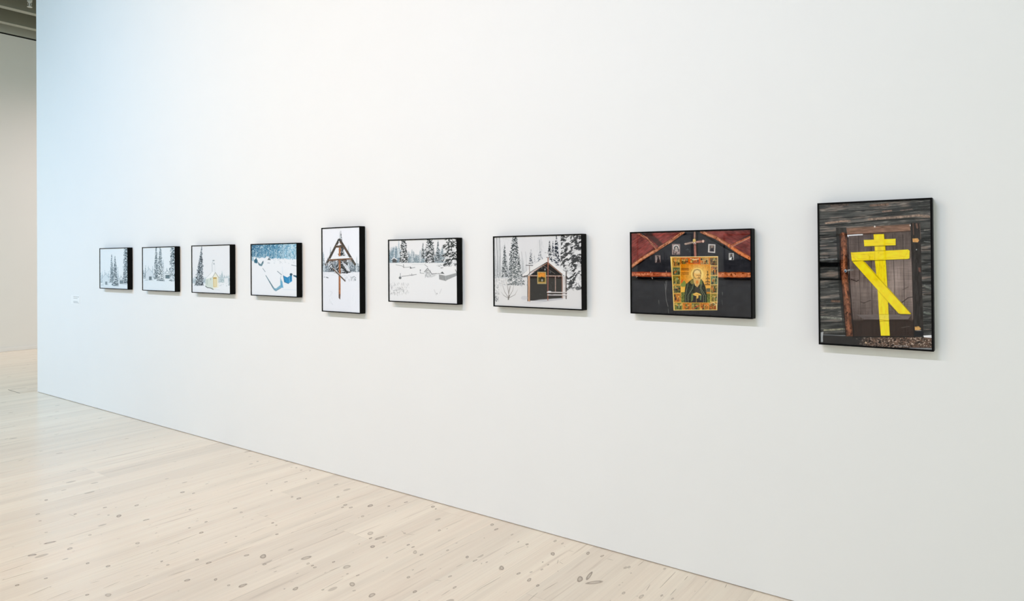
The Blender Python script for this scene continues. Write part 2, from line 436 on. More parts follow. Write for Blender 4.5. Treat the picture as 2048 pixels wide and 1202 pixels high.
def pic_blue_snow(k):
    P = Pic([(1045, 154), (1762, 128), (1764, 974), (1050, 944)], int(220 * k), int(147 * k), 5, (241, 246, 252))
    def f(X, Y, I):
        n = fbm(X / 26, Y / 90, 4, 3); n2 = vnoise(X / 9, Y / 10, 7)
        t = np.clip(n * 0.9 + (X - 1400) / 900, 0, 1)[..., None]
        c = C3(30, 96, 134) * (1 - t) + C3(140, 200, 230) * t
        sn = 0.75 * sstep(0.56, 0.75, n2 + np.clip((X - 1500) / 800, 0, 0.2))[..., None]
        c = c * (1 - sn) + C3(226, 240, 248) * sn
        edge = 335 + (X - 1045) * 0.05 + 24 * vnoise(X / 22, X * 0, 2)
        m = sstep(14, -14, Y - edge)[..., None]
        return I * (1 - m) + c * m
    P.shade(f)
    P.woods(1050, 1750, 150, 350, 22, 15, (40, 92, 122), (196, 222, 236), 5, 0.45, 0.6, 0.5)
    for x in (1385, 1462, 1540, 1600): P.line([(x, 132), (x + 2, 340)], 5, (50, 110, 146), 0.7)
    P.spruce(1545, 180, 350, 20, (30, 82, 116), (180, 214, 232), 0.35, 3)
    P.poly([(1045, 350), (1085, 372), (1075, 420), (1045, 400)], (150, 190, 212), 0.8)
    P.poly([(1084, 400), (1120, 362), (1142, 410), (1138, 448), (1090, 440)], (44, 104, 130))
    P.poly([(1148, 436), (1190, 460), (1232, 410), (1234, 440), (1206, 494), (1166, 484)], (84, 122, 140), 0.85)
    P.line([(1210, 438), (1228, 412)], 8, (50, 76, 92)); P.line([(1150, 430), (1160, 470)], 7, (60, 86, 102))
    P.poly([(1250, 372), (1288, 330), (1318, 352), (1340, 398), (1290, 400)], (238, 243, 248))
    P.poly([(1298, 392), (1322, 350), (1346, 396)], (66, 84, 96)); P.line([(1322, 360), (1322, 396)], 5, (190, 205, 214))
    P.line([(1300, 440), (1330, 442)], 10, (150, 168, 182), 0.8)
    P.speck(1380, 360, 1740, 450, 34, 14, 5, (160, 178, 192), 4, 20, 50, 0.6)
    P.line([(1222, 528), (1260, 580)], 6, (96, 118, 130)); P.line([(1270, 640), (1330, 740), (1390, 840)], 9, (96, 130, 146), 0.9, 22)
    P.poly([(1380, 820), (1398, 838), (1430, 846), (1500, 790), (1500, 680), (1530, 740), (1520, 830), (1430, 886), (1396, 868)], (110, 168, 196), 0.9, 0.15, (30, 30), 3, 12)
    P.line([(1398, 866), (1430, 882), (1512, 836)], 6, (74, 100, 116), 0.7)
    P.line([(1452, 572), (1516, 626)], 8, (96, 124, 140)); P.line([(1498, 690), (1512, 640)], 5, (140, 170, 186))
    P.poly([(1498, 726), (1530, 740), (1546, 836), (1512, 826)], (110, 178, 214), 0.9)
    P.line([(1520, 780), (1526, 830)], 6, (40, 130, 190), 0.8)
    P.poly([(1546, 640), (1610, 670), (1680, 622), (1684, 728), (1626, 768), (1562, 740)], (42, 138, 190), 1, 0.2, (20, 20))
    P.line([(1546, 642), (1562, 742), (1626, 768)], 7, (26, 82, 118)); P.line([(1640, 660), (1646, 750)], 5, (170, 214, 236))
    P.ell(1668, 622, 22, 20, (54, 90, 112)); P.poly([(1702, 628), (1758, 640), (1758, 676), (1706, 650)], (66, 108, 132))
    P.line([(1676, 472), (1758, 488)], 6, (60, 88, 104)); P.line([(1530, 500), (1540, 640)], 4, (176, 208, 226), 0.7)
    P.line([(1540, 860), (1750, 868)], 6, (206, 224, 238), 0.7)
    return P

def pic_grave_cross(k):
    P = Pic([(150, 108), (598, 88), (604, 1118), (156, 1094)], int(170 * k), int(248 * k), 4, (236, 239, 246))
    P.poly([(130, 622), (620, 622), (620, 1140), (130, 1140)], (231, 235, 243), soft=20)
    P.woods(150, 600, 440, 628, 30, 20, (58, 74, 88), (184, 196, 208), 4, 0.56, 0.95, 0.45)
    P.spruce(160, 380, 630, 30, (40, 56, 68), (196, 208, 218), 0.36, 3)
    P.spruce(248, 325, 620, 22, (60, 72, 80), (200, 210, 218), 0.36, 5); P.spruce(462, 305, 620, 18, (84, 98, 110), (206, 216, 224), 0.4, 6)
    P.spruce(562, 440, 625, 16, (80, 96, 108), (206, 216, 224), 0.36, 7)
    P.spruce(372, 130, 640, 96, (36, 40, 46), (216, 222, 230), 0.6, 8, lean=20, cell=15, p=1.5)
    P.spruce(358, 130, 300, 15, (52, 58, 64), (210, 216, 222), 0.3, 9, lean=14)
    P.spruce(265, 470, 620, 50, (42, 50, 58), (216, 222, 230), 0.6, 12, cell=13)
    P.poly([(360, 240), (372, 236), (420, 300), (490, 440), (480, 440), (400, 310)], (232, 236, 242), 0.8)
    P.poly([(380, 500), (440, 540), (490, 630), (440, 610)], (230, 234, 242), 0.8)
    B, Dk = (122, 84, 62), (66, 58, 54)
    P.poly([(250, 452), (305, 440), (420, 434), (480, 452), (474, 468), (250, 476)], (236, 240, 246))
    P.poly([(348, 335), (372, 338), (366, 440), (346, 436)], (176, 116, 78), 1, 0.3, (8, 20))
    P.poly([(345, 480), (368, 480), (368, 900), (362, 958), (346, 940)], (172, 112, 76), 1, 0.3, (8, 26))
    P.line([(350, 482), (350, 940)], 7, (120, 82, 64), 0.8); P.poly([(346, 900), (366, 890), (364, 958), (348, 944)], (92, 76, 70))
    P.line([(349, 240), (196, 540)], 26, Dk, 1, 26, 0.35, 12); P.line([(340, 262), (212, 520)], 5, (232, 236, 242), 0.0)
    P.line([(358, 238), (540, 536)], 26, Dk, 1, 26, 0.35, 12); P.line([(350, 262), (385, 300)], 7, (150, 92, 60), 0.8)
    P.line([(205, 520), (200, 552)], 8, (230, 236, 244)); P.line([(400, 310), (470, 420)], 6, (140, 92, 66), 0.7)
    P.line([(310, 322), (402, 322)], 26, (88, 70, 58), 1, 24, 0.4, 10); P.line([(318, 306), (366, 300)], 6, (236, 240, 246))
    P.ell(348, 248, 16, 16, (60, 64, 70)); P.ell(350, 262, 6, 8, (230, 234, 240))
    P.line([(230, 484), (500, 468)], 18, (112, 76, 54), 1, 18, 0.5, 8); P.line([(228, 474), (500, 458)], 5, (240, 242, 246))
    P.speck(232, 486, 500, 492, 34, 14, 4, (92, 62, 44), 3, 90, 25)
    P.line([(278, 588), (422, 736)], 17, (96, 80, 72), 1, 15, 0.35, 10); P.line([(284, 582), (420, 720)], 5, (236, 240, 246))
    P.speck(168, 690, 212, 700, 5, 16, 6, (60, 70, 80), 2, 0, 30); P.speck(490, 680, 550, 716, 12, 22, 4, (110, 118, 126), 2, 90, 12)
    P.line([(495, 700), (530, 680), (552, 700)], 5, (130, 138, 146)); P.speck(410, 660, 490, 720, 12, 24, 4, (170, 178, 188), 3, 50, 30)
    P.speck(225, 860, 270, 1030, 22, 16, 3, (160, 168, 178), 5, 80, 30, 0.6); P.speck(430, 860, 560, 1080, 14, 16, 3, (190, 198, 208), 6, 80, 30, 0.6)
    P.speck(150, 630, 600, 680, 24, 18, 4, (186, 196, 206), 9, 0, 40, 0.7)
    return P

def pic_snowy_yard(k):
    P = Pic([(138, 160), (1152, 132), (1163, 1114), (147, 1068)], int(270 * k), int(180 * k), 5, (240, 240, 242))
    P.poly([(100, 488), (560, 488), (1180, 500), (1180, 1140), (100, 1140)], (240, 241, 243), soft=14)
    P.woods(140, 1000, 300, 495, 56, 22, (92, 114, 128), (200, 211, 218), 4, 0.55, 0.9, 0.35)
    P.woods(140, 340, 220, 490, 14, 22, (74, 104, 122), (190, 206, 216), 14, 0.55, 0.9, 0.4)
    P.woods(830, 980, 240, 490, 12, 22, (84, 104, 116), (206, 214, 220), 24, 0.55, 0.9, 0.4)
    P.spruce(282, 160, 420, 26, (150, 170, 182), (214, 224, 230), 0.4, 2); P.spruce(215, 265, 430, 16, (66, 84, 96), (200, 210, 218), 0.3, 3)
    P.spruce(480, 290, 480, 26, (110, 130, 142), (210, 218, 224), 0.42, 21); P.spruce(605, 290, 480, 16, (84, 102, 112), (210, 218, 224), 0.36, 22)
    P.spruce(645, 190, 430, 32, (70, 78, 84), (222, 226, 230), 0.58, 4, cell=12); P.spruce(868, 150, 470, 38, (62, 74, 82), (216, 221, 226), 0.58, 5, cell=13)
    P.spruce(358, 100, 490, 74, (44, 48, 52), (228, 230, 233), 0.56, 6, cell=17, trunc=0.25)
    P.spruce(748, 80, 492, 92, (48, 52, 56), (228, 230, 233), 0.56, 7, cell=17, trunc=0.3)
    P.poly([(186, 445), (215, 424), (250, 445), (250, 492), (188, 492)], (78, 78, 80), 1, 0.3, (6, 6)); P.line([(176, 446), (212, 420), (258, 448)], 12, (244, 245, 247))
    P.spruce(1105, -60, 560, 190, (50, 52, 54), (238, 239, 241), 0.6, 9, cell=24, trunc=0.5, p=0.7)
    P.ell(1112, 300, 34, 36, (244, 245, 247), 0.9); P.ell(1000, 420, 30, 24, (244, 245, 247), 0.85); P.ell(1118, 480, 32, 30, (244, 245, 247), 0.9)
    P.ell(970, 330, 30, 20, (242, 243, 245), 0.7)
    P.poly([(950, 560), (1000, 530), (1080, 528), (1160, 560), (1160, 640), (960, 600)], (243, 243, 244), soft=16)
    P.speck(960, 510, 1060, 560, 18, 26, 6, (90, 92, 96), 5, -40, 30, 0.8); P.speck(840, 520, 960, 550, 10, 18, 5, (120, 124, 128), 4, 0, 30)
    P.line([(240, 524), (330, 542), (360, 566), (455, 560)], 5, (120, 124, 128)); P.line([(352, 520), (358, 568)], 6, (80, 84, 88)); P.line([(450, 578), (525, 566)], 6, (90, 92, 96))
    P.poly([(452, 548), (478, 578), (456, 582)], (60, 62, 66)); P.line([(670, 520), (716, 560)], 5, (100, 104, 108)); P.line([(480, 522), (660, 520)], 4, (190, 194, 198))
    P.line([(326, 702), (548, 672)], 6, (96, 98, 102)); P.line([(308, 655), (306, 710)], 6, (100, 104, 108)); P.ell(304, 722, 20, 20, (112, 116, 120)); P.line([(476, 660), (476, 690)], 5, (130, 134, 138))
    P.speck(436, 668, 500, 690, 8, 14, 5, (150, 154, 158), 3, 0, 30)
    P.line([(606, 600), (604, 650), (660, 656)], 7, (130, 134, 138), 0.8); P.ell(606, 606, 8, 8, (90, 94, 98))
    P.line([(664, 634), (714, 578), (780, 664)], 8, (92, 94, 98)); P.poly([(672, 640), (714, 588), (770, 664), (850, 680), (790, 712), (730, 722), (676, 700)], (214, 216, 218), 0.9, 0.2, (12, 12))
    P.speck(680, 600, 760, 720, 34, 12, 6, (110, 112, 116), 7, 90, 60, 0.7); P.line([(780, 664), (850, 658)], 8, (80, 82, 86)); P.line([(860, 660), (905, 656)], 6, (80, 82, 86))
    P.poly([(905, 655), (935, 628), (966, 664)], (84, 86, 88)); P.poly([(884, 668), (985, 690), (985, 768), (900, 748)], (222, 223, 224))
    for i in range(9): P.line([(890 + i * 12, 676 + i * 2), (893 + i * 12, 744 + i * 3)], 7, (82, 84, 86), 0.9)
    P.poly([(985, 688), (1150, 648), (1150, 690), (985, 766)], (206, 208, 210))
    for i in range(14): P.line([(992 + i * 12, 690 - i * 3), (992 + i * 12, 758 - i * 5.4)], 6, (96, 98, 100), 0.85)
    P.line([(884, 664), (984, 690), (1150, 645)], 6, (232, 233, 235)); P.line([(1130, 600), (1152, 650)], 10, (96, 98, 100), 0.8)
    P.speck(150, 790, 440, 960, 110, 26, 4, (150, 152, 156), 11, 85, 25, 0.75); P.speck(180, 860, 360, 980, 26, 16, 7, (128, 130, 134), 12, 85, 50, 0.7)
    P.line([(815, 900), (845, 985)], 4, (176, 178, 182)); P.line([(925, 890), (895, 960)], 4, (180, 182, 186)); P.ell(856, 962, 6, 10, (150, 152, 156))
    return P

def pic_shelter(k):
    P = Pic([(120, 158), (1225, 127), (1230, 1076), (125, 1024)], int(320 * k), int(214 * k), 4.5, (234, 234, 236))
    S = (236, 236, 237)
    P.poly([(60, 640), (480, 640), (1300, 760), (1300, 1100), (60, 1100)], (233, 232, 232), soft=30)
    P.woods(120, 520, 380, 680, 26, 22, (176, 182, 186), (222, 224, 226), 4, 0.5, 0.6, 0.5)
    for x, a in ((155, .9), (192, .9), (172, .4), (470, .6), (520, .4), (128, .3)):
        t = 150 if x < 300 else 340
        P.line([(x - 6, t), (x + 2, 400), (x + 14 if x > 300 else x, 650)], 6 if x < 300 else 4, (110, 114, 118), a)
    P.speck(120, 160, 300, 640, 90, 30, 3, (170, 174, 178), 5, 60, 60, 0.5)
    P.spruce(250, 240, 660, 42, (66, 72, 76), (222, 224, 226), 0.58, 6, cell=12); P.spruce(378, 60, 560, 66, (54, 60, 64), (222, 224, 226), 0.58, 7, cell=13, trunc=0.25)
    P.spruce(360, 330, 700, 76, (70, 76, 80), (222, 224, 226), 0.56, 17, cell=13, trunc=0.5)
    P.spruce(432, 360, 620, 26, (62, 68, 72), S, 0.56, 8, cell=13); P.spruce(400, 520, 760, 100, (110, 116, 118), S, 0.6, 9, cell=20, trunc=0.5)
    P.spruce(585, 310, 500, 24, (50, 56, 66), S, 0.56, 10, cell=12); P.spruce(628, 375, 490, 15, (66, 72, 82), S, 0.34, 11)
    P.spruce(700, 330, 470, 50, (90, 98, 110), S, 0.5, 12, cell=14); P.line([(694, 190), (700, 360)], 4, (120, 124, 130), 0.8); P.line([(712, 140), (716, 360)], 3, (150, 154, 158), 0.7)
    P.speck(655, 180, 740, 340, 40, 30, 3, (176, 180, 186), 13, 70, 40, 0.5)
    P.spruce(820, 195, 400, 24, (42, 48, 56), S, 0.6, 14, cell=12); P.spruce(862, 200, 430, 24, (56, 62, 74), S, 0.56, 15, cell=12)
    P.spruce(906, 130, 470, 44, (40, 46, 58), S, 0.6, 16, cell=15); P.spruce(860, 380, 520, 80, (60, 66, 80), S, 0.5, 19, cell=18, trunc=0.4)
    # the big snow-laden boughs at the right
    def f(X, Y, I):
        le = 955 + 14 * vnoise(Y / 26, Y * 0, 3) + np.clip(Y - 520, 0, 200) * 0.25 - np.clip(430 - Y, 0, 80) * 0
        lo = 780 + 60 * vnoise(X / 40, X * 0, 5)
        m = sstep(-8, 8, X - le) * sstep(10, -10, Y - lo)
        q = Y + (X - 960) * 0.62
        r = X - (Y - 100) * 0.5
        n = vnoise(r / 44, q / 22, 6) * 0.45 + vnoise(r / 20, q / 11, 9) * 0.35 + vnoise(r / 9, q / 6, 12) * 0.2
        kk = sstep(0.46, 0.58, n)[..., None]
        c = C3(66, 67, 69) * (1 - kk) + C3(238, 238, 239) * kk
        return I * (1 - m[..., None]) + c * m[..., None]
    P.shade(f)
    for (x, y, rx, ry) in ((1130, 330, 34, 26), (1190, 560, 30, 90), (1030, 560, 60, 24), (1070, 610, 60, 22), (1190, 690, 40, 60), (1040, 500, 30, 16)): P.ell(x, y, rx, ry, (238, 238, 239), 0.85)
    for i in range(16):
        x = 1000 + (i * 37) % 210; y = 200 + (i * 83) % 520; P.ell(x, y, 16, 9, (62, 63, 66), 0.8)
    P.ell(1180, 810, 34, 22, (92, 94, 96), 0.8); P.ell(1100, 730, 36, 12, (74, 76, 78), 0.8); P.speck(1060, 760, 1210, 830, 22, 16, 5, (150, 152, 154), 4, 30, 50)
    P.spruce(430, 640, 770, 60, (120, 126, 128), S, 0.6, 31, cell=14, trunc=0.7); P.speck(125, 600, 560, 770, 260, 16, 4, (118, 124, 128), 32, 40, 70, 0.6); P.speck(125, 600, 520, 740, 120, 12, 6, (240, 240, 242), 33, 20, 60, 0.8)
    # bare sapling
    for q in ([(300, 950), (306, 840), (318, 640)], [(300, 930), (250, 850), (205, 700)], [(303, 920), (350, 840), (385, 700)], [(300, 935), (240, 900), (205, 850)], [(302, 930), (380, 890), (418, 820)], [(304, 860), (330, 760), (345, 690)], [(302, 880), (285, 780), (262, 690)]):
        P.line(q, 7, (132, 126, 122), 0.9, 2)
    P.line([(296, 950), (306, 900)], 12, (110, 104, 100)); P.spruce(140, 850, 980, 30, (70, 74, 78), S, 0.45, 20); P.speck(125, 740, 180, 960, 26, 22, 4, (100, 104, 108), 21, 70, 50)
    # shelter: side wall and dark inside
    P.poly([(470, 650), (600, 560), (1000, 600), (975, 935), (560, 965)], (233, 232, 232), 0.3)
    P.poly([(574, 640), (786, 470), (980, 640), (975, 935), (860, 940), (660, 965), (572, 965)], (66, 64, 62))
    P.poly([(586, 636), (786, 480), (970, 636)], (42, 40, 40))
    P.poly([(572, 655), (800, 655), (800, 680), (572, 680)], (48, 40, 36)); P.poly([(800, 655), (975, 655), (975, 690), (800, 672)], (52, 38, 34))
    P.poly([(600, 968), (700, 950), (900, 940), (985, 930), (985, 948), (760, 980)], (196, 197, 202), 0.9, soft=10)
    P.speck(600, 690, 960, 930, 10, 6, 5, (130, 130, 128), 6, 0, 90, 0.8)
    for (x, y) in ((672, 570), (762, 568), (628, 598), (722, 545), (828, 604), (934, 660)): P.poly([(x - 8, y - 13), (x + 8, y - 13), (x + 8, y + 12), (x - 8, y + 12)], (170, 172, 176) if x == 762 else (92, 94, 98), 0.9)
    P.line([(735, 515), (800, 558)], 7, (128, 122, 118)); P.line([(812, 572), (888, 622)], 7, (120, 112, 108)); P.line([(572, 646), (975, 652)], 13, (188, 160, 146), 1, 12, 0.3)
    P.poly([(664, 596), (776, 598), (778, 752), (664, 752)], (196, 160, 92)); P.poly([(674, 606), (766, 608), (766, 668), (676, 668)], (226, 150, 62), 1, 0.3, (8, 8))
    P.poly([(678, 668), (764, 668), (764, 726), (678, 726)], (84, 76, 40), 1, 0.5, (9, 9)); P.ell(722, 690, 26, 30, (56, 54, 42), 0.9); P.line([(724, 694), (724, 718)], 9, (216, 206, 190)); P.line([(714, 704), (736, 704)], 6, (216, 206, 190))
    P.line([(668, 600), (772, 602), (774, 748), (668, 748), (668, 600)], 6, (176, 176, 140), 0.8)
    P.line([(893, 655), (893, 850)], 12, (176, 152, 140), 1, 11, 0.25); P.poly([(972, 650), (985, 660), (985, 935), (972, 935)], (150, 112, 96), 0.9)
    P.poly([(985, 650), (1024, 650), (1024, 935), (985, 940)], (222, 216, 214), 0.9, 0.08, (10, 30))
    # roof
    P.poly([(470, 640), (560, 560), (700, 452), (770, 418), (805, 430), (800, 462), (690, 540), (575, 622), (560, 640), (490, 660)], (242, 241, 240))
    P.poly([(800, 440), (830, 452), (920, 530), (1000, 585), (1030, 600), (1052, 640), (1050, 668), (1030, 640), (985, 640), (975, 606), (880, 545), (800, 478)], (242, 241, 240))
    P.line([(476, 662), (545, 640), (580, 600), (785, 476)], 7, (60, 50, 46)); P.line([(586, 612), (784, 490)], 6, (206, 156, 132)); P.line([(800, 480), (978, 630)], 11, (70, 54, 48)); P.line([(806, 492), (978, 632)], 5, (206, 150, 122))
    P.speck(480, 650, 560, 664, 8, 10, 6, (40, 38, 38), 8, 0, 40)
    # posts, rails
    P.poly([(548, 650), (572, 650), (570, 975), (546, 972)], (216, 172, 140), 1, 0.15, (6, 40)); P.line([(544, 650), (542, 970)], 8, (70, 56, 50)); P.line([(566, 640), (564, 520)], 6, (128, 110, 100)); P.line([(572, 650), (571, 975)], 5, (90, 70, 60))
    P.line([(520, 514), (606, 516)], 8, (72, 70, 70)); P.poly([(536, 508), (546, 496), (590, 494), (606, 506)], (240, 240, 240)); P.ell(568, 490, 14, 5, (80, 78, 78))
    P.line([(801, 420), (797, 960)], 13, (170, 112, 92), 1, 11, 0.3); P.line([(797, 700), (796, 840)], 9, (150, 96, 92), 0.7); P.line([(800, 400), (800, 360)], 5, (140, 138, 138)); P.line([(762, 352), (802, 350)], 7, (150, 148, 148)); P.ell(786, 345, 20, 7, (240, 240, 240)); P.line([(780, 414), (818, 414)], 7, (110, 104, 100)); P.ell(796, 390, 12, 20, (238, 238, 238))
    P.line([(1030, 600), (1028, 940)], 11, (66, 58, 54)); P.line([(1004, 512), (1064, 514)], 5, (120, 118, 118)); P.ell(1030, 494, 22, 14, (240, 240, 240)); P.ell(1032, 540, 24, 22, (230, 230, 230)); P.ell(1022, 552, 12, 12, (120, 120, 122), 0.7)
    P.line([(790, 858), (1040, 862)], 13, (228, 222, 220)); P.line([(790, 868), (1040, 870)], 5, (70, 60, 56)); P.ell(818, 852, 24, 10, (242, 240, 240)); P.line([(796, 892), (1040, 894)], 12, (236, 232, 230)); P.line([(796, 902), (1040, 904)], 4, (90, 80, 76)); P.ell(850, 880, 26, 9, (64, 62, 62))
    P.ell(500, 930, 44, 26, (206, 206, 212), 0.6); P.ell(620, 990, 120, 14, (214, 214, 218), 0.5)
    return P

def pic_icon_wall(k):
    P = Pic([(125, 150), (1428, 108), (1443, 1069), (134, 1010)], int(400 * k), int(268 * k), 4, (56, 56, 57))
    def f(X, Y, I):
        n = fbm(X / 60, Y / 40, 3)[..., None]; g = fbm(X / 3, Y / 120, 5, 2)[..., None]
        c = C3(60, 60, 63) * (0.86 + 0.2 * n + 0.08 * g)
        w = np.clip((Y - 640) / 400, 0, 1)[..., None]
        return c * (1 - w * 0.12) + C3(58, 52, 46) * 0.08 * w
    P.shade(f)
    def red(pts, ang, seed):
        ca, sa = math.cos(math.radians(ang)), math.sin(math.radians(ang))
        def col(X, Y):
            u, v = X * ca + Y * sa, -X * sa + Y * ca
            n = fbm(u / 60, v / 7, seed)[..., None]; b = fbm(X / 80, Y / 70, seed + 4)[..., None]
            return (C3(92, 62, 60) * (1 - n) + C3(172, 82, 76) * n) * (0.62 + 0.62 * b)
        P.poly(pts, col)
    red([(100, 140), (228, 146), (400, 310), (125, 500)], -35, 3)
    red([(255, 140), (690, 128), (410, 300), (400, 300)], -28, 8)
    red([(930, 125), (1440, 100), (1440, 175), (1220, 290), (1190, 285)], 20, 12)
    red([(1225, 295), (1440, 185), (1440, 430)], 25, 15)
    P.poly([(255, 140), (330, 140), (470, 262), (420, 292)], (66, 58, 56), 0.75, soft=16)
    P.poly([(1430, 150), (1430, 168), (1220, 286), (1205, 276)], (60, 54, 54), 0.9, soft=10)
    P.poly([(130, 490), (380, 300), (395, 318), (140, 512)], (58, 44, 42), 0.5, soft=10)
    P.line([(135, 530), (430, 330), (720, 150)], 14, (34, 32, 32), 0.7); P.line([(900, 156), (1200, 330), (1440, 452)], 16, (34, 30, 30), 0.7)
    lo, hi, dk = (140, 78, 54), (244, 180, 138), (74, 40, 32)
    P.log([(196, 148), (290, 200), (400, 318)], 25, (150, 84, 66), (232, 170, 140), (70, 44, 40), 3)
    P.line([(222, 152), (300, 222), (404, 318)], 7, (56, 40, 38), 0.6)
    P.log([(132, 506), (250, 420), (408, 326)], 36, lo, hi, dk, 4); P.log([(400, 330), (560, 228), (690, 134)], 36, lo, hi, dk, 5)
    P.log([(890, 130), (1040, 190), (1210, 290)], 38, lo, hi, dk, 6); P.log([(1200, 286), (1310, 360), (1432, 424)], 40, (186, 98, 56), (236, 152, 98), dk, 7)
    P.log([(1206, 290), (1290, 244), (1428, 184)], 24, (150, 78, 58), (230, 150, 110), (60, 36, 32), 8)
    P.line([(1222, 296), (1432, 188)], 5, (240, 186, 150), 0.7)
    # level pole
    P.poly([(130, 622), (570, 640), (570, 668), (132, 660)], (36, 33, 32), 0.75, soft=16); P.poly([(1070, 632), (1430, 640), (1430, 664), (1070, 655)], (36, 30, 28), 0.75, soft=12)
    P.log([(130, 594), (570, 600)], 50, (146, 72, 52), (226, 150, 112), (72, 36, 30), 9); P.log([(1068, 600), (1432, 601)], 58, (164, 84, 54), (228, 152, 108), (80, 42, 32), 10)
    P.line([(132, 576), (570, 578)], 9, (168, 84, 66), 0.7); P.line([(350, 630), (358, 646)], 5, (200, 180, 160)); P.line([(180, 628), (190, 618)], 4, (220, 200, 180)); P.line([(337, 566), (337, 576)], 4, (210, 210, 205))
    P.line([(506, 560), (508, 576)], 5, (220, 170, 140))
    # cross of two peeled sticks
    P.poly([(832, 140), (852, 140), (852, 400), (832, 400)], (18, 18, 18), 0.8, soft=8)
    P.log([(815, 138), (816, 240)], 20, (128, 96, 84), (196, 160, 140), (84, 58, 50), 11); P.log([(818, 250), (824, 400)], 26, (134, 86, 78), (192, 136, 120), (86, 52, 48), 12)
    P.log([(716, 264), (815, 244)], 22, (136, 116, 106), (206, 188, 172), (90, 66, 58), 13); P.log([(815, 246), (916, 232)], 25, (128, 84, 76), (204, 170, 156), (70, 50, 46), 14)
    P.ell(812, 226, 17, 20, (206, 176, 104)); P.ell(808, 220, 7, 8, (226, 206, 150)); P.line([(806, 262), (816, 244), (828, 262)], 5, (232, 224, 214)); P.ell(908, 234, 9, 16, (226, 196, 178))
    # small prints pinned to the wall
    def card(x0, y0, x1, y1, edge, base, seed):
        P.poly([(x0, y0), (x1, y0 + 1), (x1, y1), (x0, y1 + 1)], edge)
        P.poly([(x0 + 6, y0 + 7), (x1 - 6, y0 + 7), (x1 - 6, y1 - 7), (x0 + 6, y1 - 7)], base, 1, 0.45, (7, 7), seed)
    card(568, 264, 657, 380, (150, 132, 128), (158, 140, 136), 3)
    P.ell(614, 306, 34, 34, (206, 202, 198)); P.ell(614, 310, 24, 26, (78, 76, 78)); P.ell(616, 318, 16, 18, (170, 158, 150)); P.ell(614, 302, 8, 8, (206, 196, 186))
    P.line([(592, 330), (584, 372)], 9, (84, 78, 78)); P.line([(638, 318), (640, 344)], 8, (70, 66, 68)); P.speck(588, 350, 648, 374, 10, 14, 6, (60, 56, 56), 4, 60, 60)
    P.poly([(966, 264), (1044, 268), (1040, 362), (962, 355)], (206, 200, 196)); P.poly([(978, 276), (1033, 279), (1030, 348), (975, 344)], (104, 96, 92), 1, 0.4, (6, 6), 5)
    P.ell(1006, 292, 9, 12, (150, 130, 118)); P.poly([(984, 345), (992, 312), (1018, 306), (1028, 346)], (58, 56, 62)); P.line([(976, 282), (980, 340)], 4, (180, 172, 166), 0.8)
    card(384, 388, 443, 468, (140, 122, 118), (132, 118, 114), 6); P.poly([(400, 468), (412, 412), (430, 412), (440, 468)], (48, 44, 46), 0.85); P.ell(414, 404, 9, 10, (70, 62, 60)); P.line([(398, 404), (402, 456)], 5, (196, 184, 178), 0.7); P.line([(436, 400), (432, 430)], 5, (190, 178, 172), 0.7)
    card(1190, 362, 1247, 438, (176, 174, 170), (168, 166, 164), 7); P.ell(1218, 384, 13, 15, (92, 84, 80)); P.poly([(1200, 436), (1206, 400), (1234, 396), (1242, 436)], (62, 62, 64)); P.poly([(1198, 414), (1226, 404), (1218, 438), (1198, 436)], (222, 222, 220))
    # scratches
    for q, w in (([(498, 670), (512, 710), (500, 780), (508, 880), (528, 950)], 5), ([(494, 700), (500, 760)], 6), ([(512, 660), (514, 690)], 4), ([(530, 975), (534, 1020)], 4), ([(426, 880), (428, 920)], 4), ([(1122, 790), (1124, 820)], 4), ([(1118, 880), (1122, 930)], 3)):
        P.line(q, w, (150, 148, 144), 0.65)
    P.speck(728, 310, 790, 350, 7, 8, 6, (110, 114, 118), 9, 90, 60, 0.7); P.speck(300, 650, 460, 690, 8, 26, 3, (110, 106, 100), 10, 20, 20, 0.5)
    # ------- painted saint panel
    T = lambda x, y: (553 + x * 0.548 + 0, 352 + y * 0.552)       # from a closer sketch of the panel
    q = lambda pts: [T(*p) for p in pts]
    P.poly([(553, 404), (700, 404), (1070, 398), (1072, 700), (1062, 986), (590, 990), (575, 700)], (236, 204, 120))
    P.poly(q([(30, 105), (945, 100), (940, 1150), (85, 1148), (50, 620)]), (186, 132, 58), 1, 0.35, (10, 10), 2)
    P.poly(q([(195, 110), (590, 105), (590, 260), (450, 300), (360, 420), (205, 420)]), (206, 100, 44), 1, 0.35, (16, 16), 4, 10)
    def gold(X, Y, I):
        a = ((X - T(560, 0)[0]) / 150) ** 2 + ((Y - T(0, 470)[1]) / 150) ** 2
        m = np.exp(-a * 1.3)[..., None]
        x0, y0 = T(200, 240); x1, y1 = T(800, 800)
        ins = ((X > x0) & (X < x1) & (Y > y0) & (Y < y1)).astype(float)[..., None]
        n = fbm(X / 12, Y / 12, 8)[..., None]
        c = C3(212, 128, 44) * (1 - m) + C3(244, 212, 126) * m
        c = c * (0.86 + 0.26 * n)
        return I * (1 - ins * 0.92) + c * ins * 0.92
    P.shade(gold)
    r = random.Random(5)
    pal = [(60, 62, 60), (98, 104, 62), (176, 84, 46), (214, 178, 96), (52, 58, 50), (134, 124, 80), (222, 132, 66), (84, 62, 60), (140, 150, 110)]
